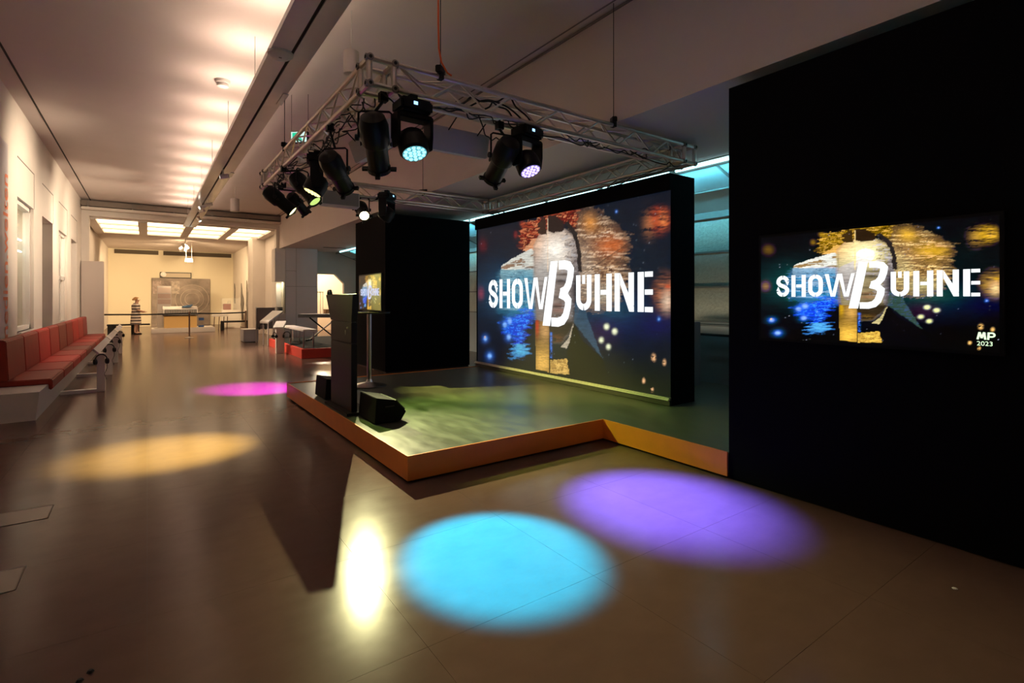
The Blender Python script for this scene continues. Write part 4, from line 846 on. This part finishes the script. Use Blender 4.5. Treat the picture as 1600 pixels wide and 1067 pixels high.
# tall glass showcase at the column
gs = thing('glass_showcase', (3.93, 20.3, 0), 'tall white showcase with glass middle at the grey column', 'showcase')
MB().box(3.74, 4.09, 19.98, 20.58, 0, .95).build('base', M_white, gs); MB().box(3.74, 4.09, 19.98, 20.58, 2.1, 3.3).build('top', M_white, gs)
MB().box(3.75, 3.757, 19.99, 20.57, .95, 2.1).build('pane', M_glass, gs); MB().box(3.757, 4.08, 19.99, 19.997, .95, 2.1).build('pane', M_glass, gs)
MB().box(4.06, 4.09, 19.99, 20.57, .95, 2.1).build('back_panel', mat('case_cream', (.66, .62, .48), .7), gs)
MB().tube((4.04, 20.05, .95), (4.04, 20.05, 2.1), .012, 6).build('frame_post', M_steel, gs)
pb = thing('camera_exhibit', (3.9, 20.2, .95), 'small dark camera standing inside the tall glass showcase', 'camera')
MB().box(3.86, 4.02, 20.1, 20.36, .952, 1.18).build('body', mat('exhibit_dark', (.08, .07, .06), .5), pb, bevel=.01); MB().lathe([(.06, 0), (.05, .08)], (3.94, 20.1, 1.07), 14, (0, -1, 0)).build('lens', M_blk, pb)
light('showcase_top_light', 'AREA', (3.92, 20.28, 2.09), (3.92, 20.28, 0), 4, (1, .9, .65), size=.25, sy=.4)
# side room: little glass case and boxes seen through the chamfered opening
sc_ = thing('glass_case', (5.9, 22.6, 0), 'small glass case on a brown table seen through the far opening', 'showcase')
MB().box(5.5, 7.4, 22.3, 23.2, .75, .8).build('table_top', mat('oak', (.35, .2, .1), .5), sc_)
for x in (5.55, 7.35):
    for y in (22.35, 23.15): MB().box(x - .03, x + .03, y - .03, y + .03, 0, .75).build('leg', mat('oak', (.35, .2, .1), .5), sc_)
for x in (5.7, 6.1):
    for y in (22.5, 22.9): MB().tube((x, y, .8), (x, y, 1.75), .012, 6).build('frame_post', M_steel, sc_)
MB().box(5.7, 6.1, 22.5, 22.506, .8, 1.75).build('pane', M_glass, sc_); MB().box(5.68, 6.12, 22.48, 22.92, 1.75, 1.78).build('lid', M_steel, sc_)
bx_ = thing('wooden_box', (6.35, 22.6, .8), 'brown wooden box beside the small glass case', 'box')
MB().box(6.2, 6.55, 22.45, 22.8, .802, 1.0).build('body', mat('box_brown', (.16, .08, .03), .5), bx_, bevel=.01); MB().box(6.19, 6.56, 22.44, 22.81, 1.0, 1.03).build('lid', mat('box_brown', (.16, .08, .03), .5), bx_)
def lampbulb(name, x, y, z, lab, power, col, r=.09, ztop=4.12):
    t = thing(name, (x, y, z), lab, 'lamp')
    MB().lathe([(.03, .16), (.09, .12), (.10, 0), (.095, 0)], (x, y, z), 18).build('shade', M_white, t, smooth=True); MB().tube((x, y, z + .15), (x, y, ztop), .006, 6).build('stem', M_steel, t)
    MB().lathe([(.02, 0), (.05, -.015), (.05, -.03), (.02, -.045)], (x, y, z + .02), 12).build('bulb', emat('warm_bulb', (1, .85, .6), 6), t)
    light('fill_bulb_light', 'POINT', (x, y, z - .1), (x, y, 0), power, col, size=.08)
lampbulb('unseen_fill_lamp', 6.4, 23.6, 2.9, 'added pendant lamp, out of view, lighting the cream side room', 190, (1, .80, .55), ztop=3.2)  # lamp added above the opening, out of view, to brighten the side room

# ------------------------------------------------------------------ far room
mu_ = thing('mural_panel', (1.5, 33.9, 0), 'large grey printed photo panel on the far wall', 'mural')
MB().box(.2, 2.92, 33.85, 33.95, 0, 2.6).build('board', mat('mural_print', (.26, .21, .18), .7, noise=.35, nscale=(1.6, 1, 2.2)), mu_)
M_line = mat('mural_line', (.5, .42, .36), .7)
for r in (.34, .55, .8): MB().poly([(2.05 + r * math.cos(2 * math.pi * k / 28), 33.845, 1.45 + r * math.sin(2 * math.pi * k / 28)) for k in range(29)], .018, 4).build('ring_print', M_line, mu_)
for k in range(3): MB().box(.25 + .42 * k, .62 + .42 * k, 33.843, 33.849, 1.75, 2.45).build('photo_print', mat('photo_%d' % k, ((.36, .28, .25), (.22, .17, .15), (.42, .35, .3))[k], .7, noise=.5, nscale=(5, 1, 6)), mu_)
fs_ = thing('black_display', (1.3, 33.9, 2.65), 'black framed wide display above the grey photo panel', 'display')
MB().box(.57, 2.02, 33.86, 33.95, 2.62, 2.93).build('frame', mat('frame_black', (.02, .015, .012), .5), fs_); MB().box(.72, 1.97, 33.85, 33.86, 2.65, 2.88).build('panel', mat('display_tan', (.42, .34, .24), .5), fs_)
MB().lathe([(.14, 0), (.13, .03), (.03, .05)], (.72, 33.85, 2.8), 16, (0, -1, 0)).build('round_emblem', M_white, fs_)
pf = thing('low_platform', (1.3, 26.8, 0), 'low white exhibition platform in the far room', 'platform')
MB().box(.14, 2.5, 26.65, 28.3, 0, .2).build('body', M_white, pf, bevel=.01)
cn = thing('mixing_console', (1.2, 27.0, .2), 'wide cream studio console with key row on the low platform', 'console')
MB().box(.6, 1.82, 27.0, 27.7, .2, .72).build('cabinet', mat('console_oak', (.78, .52, .20), .5), cn, bevel=.01); MB().box(.56, 1.86, 26.95, 27.75, .74, .78).build('worktop', M_plinth, cn)
MB().add([(.56, 26.95, .78), (1.86, 26.95, .78), (1.86, 27.6, .78), (.56, 27.6, .78), (.56, 27.05, 1.02), (1.86, 27.05, 1.02), (1.86, 27.6, 1.14), (.56, 27.6, 1.14)], [(0, 3, 2, 1), (4, 5, 6, 7), (0, 1, 5, 4), (1, 2, 6, 5), (2, 3, 7, 6), (3, 0, 4, 7)]).build('desk_housing', M_white, cn)
MB().box(.62, 1.80, 26.97, 27.02, .80, 1.0).build('control_field', mat('console_dark', (.12, .13, .12), .5), cn)
for q in range(18): MB().box(.66 + .063 * q, .685 + .063 * q, 26.955, 26.97, .83, .98).build('fader', M_white, cn)
MB().box(1.9, 2.1, 27.1, 27.4, .2, .28).build('blue_crate', mat('crate_blue', (.03, .09, .28), .5), label='small dark blue crate beside the console, lower one', cat='crate', bevel=.008); MB().box(1.9, 2.1, 27.1, 27.4, .5, .62).build('blue_box', mat('crate_blue', (.03, .09, .28), .5), cn)
MB().add([(1.25, 27.2, 1.10), (1.6, 27.2, 1.10), (1.7, 27.5, 1.2), (1.3, 27.5, 1.12), (1.25, 27.2, 1.12), (1.6, 27.2, 1.12), (1.7, 27.5, 1.23), (1.3, 27.5, 1.15)], [(0, 3, 2, 1), (4, 5, 6, 7), (0, 1, 5, 4), (1, 2, 6, 5), (2, 3, 7, 6), (3, 0, 4, 7)]).build('blue_cover', mat('cover_blue', (.05, .16, .32), .5), cn)
tc_ = thing('tape_rack', (.55, 27.9, .2), 'tall white equipment rack standing behind the console', 'rack')
MB().box(.36, .88, 27.78, 28.2, .2, 2.05).build('case', M_white, tc_, bevel=.01); MB().box(.38, .86, 27.765, 27.78, 1.74, 1.98).build('light_panel', mat('pale_pink', (.8, .68, .62), .5), tc_)
for z in (1.5, 1.25): MB().box(.38, .86, 27.765, 27.78, z, z + .2).build('module', mat('module_tan', (.52, .40, .36), .5), tc_)
MB().box(.62, .84, 27.765, 27.78, 1.05, 1.15).box(.62, .78, 27.765, 27.78, .93, 1.0).build('meter', M_plinth, tc_)
bb = thing('black_bench', (-.5, 26.9, 0), 'long black bench on block legs at the left of the far room', 'bench')
MB().box(-1.35, .1, 26.75, 27.1, .36, .42).build('seat', M_plinth, bb)
for x in (-1.33, -.55): MB().box(x, x + .28, 26.78, 27.07, 0, .36).build('leg', M_plinth, bb)
bb = thing('black_bench', (3.3, 28, 0), 'low black barrier bench at the right of the far room', 'bench')
MB().box(2.8, 4.05, 27.4, 27.6, .36, .44).build('seat', M_plinth, bb)
for x in (2.8, 3.9): MB().box(x, x + .14, 27.4, 27.6, 0, .36).build('leg', M_plinth, bb)
def stanchion(x, y, lab):
    t = thing('barrier_post', (x, y, 0), lab, 'barrier post', 'belt barrier posts')
    MB().lathe([(.16, 0), (.16, .015), (.05, .03), (.03, .05)], (x, y, 0), 20).build('base', M_steel, t, smooth=True); MB().lathe([(.028, .04), (.028, .9), (.034, .91), (.034, .99), (.02, 1.0)], (x, y, 0), 14).build('post', mat('post_brown', (.25, .17, .13), .4, metal=.5), t, smooth=True)
stanchion(1.3, 22.9, 'steel barrier post in the middle of the far portal'); stanchion(3.25, 23.2, 'steel barrier post at the right end of the belt'); stanchion(-1.3, 22.9, 'steel barrier post beside the left portal wall')
for a, b, lab in ((-1.27, 1.27, 'black barrier belt left of the middle barrier post'), (1.33, 3.22, 'black barrier belt right of the middle barrier post')):
    MB().add([(a, 22.9, .90), (b, 22.9 if b < 2 else 23.2, .90), (b, 22.9 if b < 2 else 23.2, .955), ((a + b) / 2, 22.9, .935), (a, 22.9, .955), ((a + b) / 2, 22.9, .885)], [(0, 5, 3, 4), (5, 1, 2, 3)]).build('barrier_belt', M_blkrub, label=lab, cat='belt', group='barrier belts').modifiers.new('thick', 'SOLIDIFY').thickness = .004
tsb = thing('exhibit_table', (2.6, 28.6, 0), 'cream table with wire frame legs right of the low platform', 'table')
MB().box(2.55, 3.2, 28.3, 28.9, .62, .72).build('top', M_white, tsb)
for x in (2.6, 2.8, 3.0, 3.15): MB().tube((x, 28.35, 0), (x + .03, 28.35, .62), .02, 6).build('leg', mat('leg_brown', (.12, .07, .05), .5), tsb)
gv = thing('glass_vitrine', (3.35, 29.5, 0), 'small glass vitrine with red device near far right wall', 'showcase')
MB().box(3.05, 3.85, 29.3, 29.8, 0, .92).build('base', M_wall, gv)
for a in ((3.05, 3.06, 29.3, 29.8), (3.84, 3.85, 29.3, 29.8), (3.06, 3.84, 29.3, 29.31)): MB().box(*a, .92, 1.5).build('pane', M_glass, gv)
rd = thing('red_device', (3.3, 29.5, .92), 'dark red apparatus with handle inside the small vitrine', 'exhibit')
MB().box(3.12, 3.45, 29.4, 29.65, .922, 1.22).build('body', mat('device_red', (.22, .05, .03), .5), rd, bevel=.01); MB().poly([(3.32, 29.5, 1.2), (3.34, 29.5, 1.36), (3.42, 29.5, 1.38), (3.44, 29.5, 1.2)], .015, 6).build('handle', M_steel, rd)
for k, (y, h0, h1, lab) in enumerate(((30.6, .35, 2.3, 'large jagged grey textile hanging on the far right wall'), (28.8, .35, 2.4, 'tall pointed grey textile hanging on the far right wall, nearer one'), (33.2, 1.2, 2.35, 'narrow grey textile hanging in the far right corner'))):
    pts = [(0, h1), (.25, h1 - .55), (.55, h1 - .8), (.6, h1 - 1.05), (.4, h0 + .5), (.38, h0 + .02), (.3, h0 + .5), (.15, h0), (.05, h0 + .55), (-.1, h0 + .8)] if k < 2 else [(0, h1), (.2, h1 - .3), (.15, h0), (0, h0 + .1)]
    MB().prism([(a * (1.4 if k == 0 else .9), b) for a, b in pts], (4.06, y, 0), (0, -1, 0), (0, 0, 1), (.03, 0, 0)).build('wall_hanging', mat('textile_grey', (.17, .15, .13), .9, noise=.4, nscale=(6, 6, 6)), label=lab, cat='wall hanging', group='grey wall hangings')
dn += 1
d = struct(MB().box(4.06, 4.099, 26.2, 27.2, 0, 2.55), 'door_%d' % dn, mat('orange_door', (.55, .24, .08), .5))
MB().lathe([(.03, 0), (.03, .05)], (4.06, 26.3, 1.05), 10, (-1, 0, 0)).build('door_handle', M_blkrub, d)
# lamp cluster and exit sign of the far room
lt_ = thing('spot_cluster', (1.35, 27.6, 4.1), 'cluster of small spotlights hanging from far room ceiling', 'spotlight')
MB().tube((1.35, 26.2, 3.92), (1.35, 29.2, 3.92), .02, 8).build('rail', M_steel, lt_)
for y in (26.5, 28.9): MB().tube((1.35, y, 3.92), (1.35, y, 4.12), .01, 6).build('stem', M_steel, lt_)
for k, (x, y, tx, ty, tz, pw_) in enumerate(((1.28, 26.4, 1.2, 33.8, 1.6, 600), (1.45, 27.0, 3.9, 31, 1.6, 620), (1.25, 27.6, -1.4, 30, 1.6, 600), (1.45, 28.2, 1.1, 27.1, .8, 300), (1.3, 28.8, -.8, 33.8, 2.0, 380))):
    p = Vector((x, y, 3.78)); d_ = (Vector((tx, ty, tz)) - p).normalized()
    hd = MB().lathe([(.04, -.10), (.06, -.08), (.065, .07), (.055, .075)], p, 14, d_).tube(p, (1.35, y, 3.92), .01, 6).build('head', M_white, lt_, smooth=True)
    MB().lathe([(.05, .076), (.02, .08)], p, 12, d_).build('lens', emat('track_lens', (1, .9, .72), 6.0), hd); light('cluster_beam', 'SPOT', p + d_ * .1, (tx, ty, tz), pw_, (1, .72, .40), size=.05, angle=95, blend=.9)
ex = thing('exit_sign', (1.6, 28, 3.2), 'small glowing exit sign hanging in the far room', 'sign')
MB().box(1.42, 1.72, 27.98, 28.04, 3.18, 3.34).build('case', M_white, ex); MB().box(1.435, 1.705, 27.972, 27.98, 3.19, 3.33).build('face', emat('sign_pale', (.85, 1, .9), 2.4), ex)
for x in (1.46, 1.68): MB().tube((x, 28.01, 3.34), (x, 28.01, 4.12), .004, 5).build('wire', M_steel, ex)

# ------------------------------------------------------------------ visitor standing in the far room
px, py = -.40, 26.45
def person():
    t = thing('person', (px, py, 0), 'person with short fair hair in striped dress standing in the far room', 'person')
    me = bpy.data.meshes.new('body')
    V = [(0, 0, .80, .13), (.01, 0, 1.02, .115), (.02, 0, 1.20, .13), (.04, 0, 1.31, .055), (.06, 0, 1.40, .075), (.075, 0, 1.47, .085),
         (.02, -.15, 1.23, .05), (.08, -.19, 1.02, .04), (.26, -.15, .95, .032), (.33, -.13, .95, .035),
         (.02, .15, 1.23, .05), (.05, .19, 1.02, .04), (.22, .16, .92, .032), (.29, .14, .92, .035),
         (0, -.08, .72, .085), (.02, -.085, .42, .055), (-.01, -.085, .09, .038), (.11, -.09, .035, .035),
         (0, .08, .72, .085), (.05, .085, .42, .055), (.06, .085, .09, .038), (.18, .09, .035, .035)]
    E = [(0, 1), (1, 2), (2, 3), (3, 4), (4, 5), (2, 6), (6, 7), (7, 8), (8, 9), (2, 10), (10, 11), (11, 12), (12, 13), (0, 14), (14, 15), (15, 16), (16, 17), (0, 18), (18, 19), (19, 20), (20, 21)]
    me.from_pydata([v[:3] for v in V], E, [])
    o = bpy.data.objects.new('body', me); COL.objects.link(o); o.parent = t
    o.modifiers.new('skin', 'SKIN')
    sl_ = me.skin_vertices[0].data
    for i, v in enumerate(V): sl_[i].radius = (v[3], v[3])
    sl_[0].use_root = True
    o.modifiers.new('sub', 'SUBSURF').levels = 2; o.modifiers['sub'].render_levels = 2
    me.materials.append(mat('skin', (.55, .33, .24), .55))
    m = mat('striped_dress', (.6, .55, .5), .8); nt = m.node_tree; b = nt.nodes['Principled BSDF']
    geo = nt.nodes.new('ShaderNodeNewGeometry'); sp = nt.nodes.new('ShaderNodeSeparateXYZ'); mm = nt.nodes.new('ShaderNodeMath'); mm.operation = 'MULTIPLY'; mm.inputs[1].default_value = 52
    sn = nt.nodes.new('ShaderNodeMath'); sn.operation = 'SINE'; gt = nt.nodes.new('ShaderNodeMath'); gt.operation = 'GREATER_THAN'; gt.inputs[1].default_value = 0
    mx = nt.nodes.new('ShaderNodeMix'); mx.data_type = 'RGBA'; mx.inputs[6].default_value = (.10, .08, .08, 1); mx.inputs[7].default_value = (.75, .66, .58, 1)
    for a_, b_ in ((geo.outputs['Position'], sp.inputs[0]), (sp.outputs[2], mm.inputs[0]), (mm.outputs[0], sn.inputs[0]), (sn.outputs[0], gt.inputs[0]), (gt.outputs[0], mx.inputs[0]), (mx.outputs[2], b.inputs['Base Color'])): nt.links.new(a_, b_)
    dr = MB(); n = 20; prof = [(.19, .20, .42), (.18, .19, .62), (.165, .175, .82), (.14, .145, 1.0), (.15, .165, 1.14), (.145, .19, 1.24), (.07, .09, 1.30)]
    vs_ = []
    for rx, ry, z in prof: vs_ += [(px + .015 + rx * math.cos(2 * math.pi * k / n), py + ry * math.sin(2 * math.pi * k / n), z) for k in range(n)]
    dr.add(vs_, [(i * n + k, i * n + (k + 1) % n, (i + 1) * n + (k + 1) % n, (i + 1) * n + k) for i in range(len(prof) - 1) for k in range(n)]).build('dress', m, t, smooth=True)
    for s in (-1, 1): MB().poly([(px + .02, py + .13 * s, 1.25), (px + .05, py + .17 * s, 1.14), (px + .07, py + .19 * s, 1.04)], [.07, .062, .058], 10).build('sleeve', m, t, smooth=True)
    h_ = MB(); n = 16; C_ = Vector((px + .045, py, 1.45))
    for i in range(9):
        a = math.pi * i / 8; 
    vs_ = []; fs = []
    for i in range(9):
        a = math.pi * .62 * i / 8
        for k in range(n):
            b2 = 2 * math.pi * k / n; sx = math.sin(a); vs_.append((C_.x - .02 + .118 * sx * math.cos(b2) - (.02 if i > 5 else 0), C_.y + .112 * sx * math.sin(b2), C_.z + .105 * math.cos(a)))
    fs = [(i * n + k, i * n + (k + 1) % n, (i + 1) * n + (k + 1) % n, (i + 1) * n + k) for i in range(8) for k in range(n) if not (i > 3 and (k < 4 or k > 12))]
    h_.add(vs_, fs).build('hair', mat('fair_hair', (.50, .26, .10), .7), t, smooth=True).modifiers.new('thick', 'SOLIDIFY').thickness = .02
    fx = px + .155
    for s in (-1, 1): MB().lathe([(.003, -.008), (.009, -.004), (.009, .004), (.003, .008)], (fx - .004, py + .032 * s, 1.445), 8, (1, 0, 0)).build('eye', M_blk, t)
    MB().add([(fx - .01, py - .012, 1.41), (fx - .01, py + .012, 1.41), (fx - .008, py, 1.45), (fx + .02, py, 1.415)], [(0, 1, 3), (1, 2, 3), (2, 0, 3), (0, 2, 1)]).build('nose', mat('skin', (.55, .33, .24), .55), t)
    MB().obox((fx - .012, py, 1.385), (.006, 0, 0), (0, .022, 0), (0, 0, .005)).build('mouth', mat('lips', (.35, .10, .09), .5), t)
    for s in (-1, 1):
        MB().lathe([(.008, -.004), (.022, 0), (.012, .006)], (px + .05, py + .088 * s, 1.43), 10, (0, s, 0)).build('ear', mat('skin', (.55, .33, .24), .55), t)
        hx, hy, hz = (.33, -.13, .95) if s < 0 else (.29, .14, .92)
        for k in range(4): MB().poly([(px + hx, py + hy + (-.027 + .018 * k), hz), (px + hx + .045 - .006 * abs(k - 1.5), py + hy + (-.03 + .02 * k), hz - .005), (px + hx + .075 - .008 * abs(k - 1.5), py + hy + (-.03 + .02 * k), hz - .03)], [.0095, .0085, .007], 6).build('finger', mat('skin', (.55, .33, .24), .55), t, smooth=True)
        MB().poly([(px + hx - .02, py + hy + .03 * -s, hz), (px + hx + .02, py + hy + .05 * -s, hz - .01), (px + hx + .045, py + hy + .045 * -s, hz - .02)], [.011, .01, .008], 6).build('thumb', mat('skin', (.55, .33, .24), .55), t, smooth=True)
    for (sx, sy) in ((.05, -.088), (.12, .088)): MB().prism([(-.09, 0), (.12, 0), (.13, .03), (.05, .06), (-.08, .07), (-.1, .03)], (px + sx - .02, py + sy - .04, .0), (1, 0, 0), (0, 0, 1), (0, .08, 0)).build('shoe', M_blk, t, bevel=.01)
person()
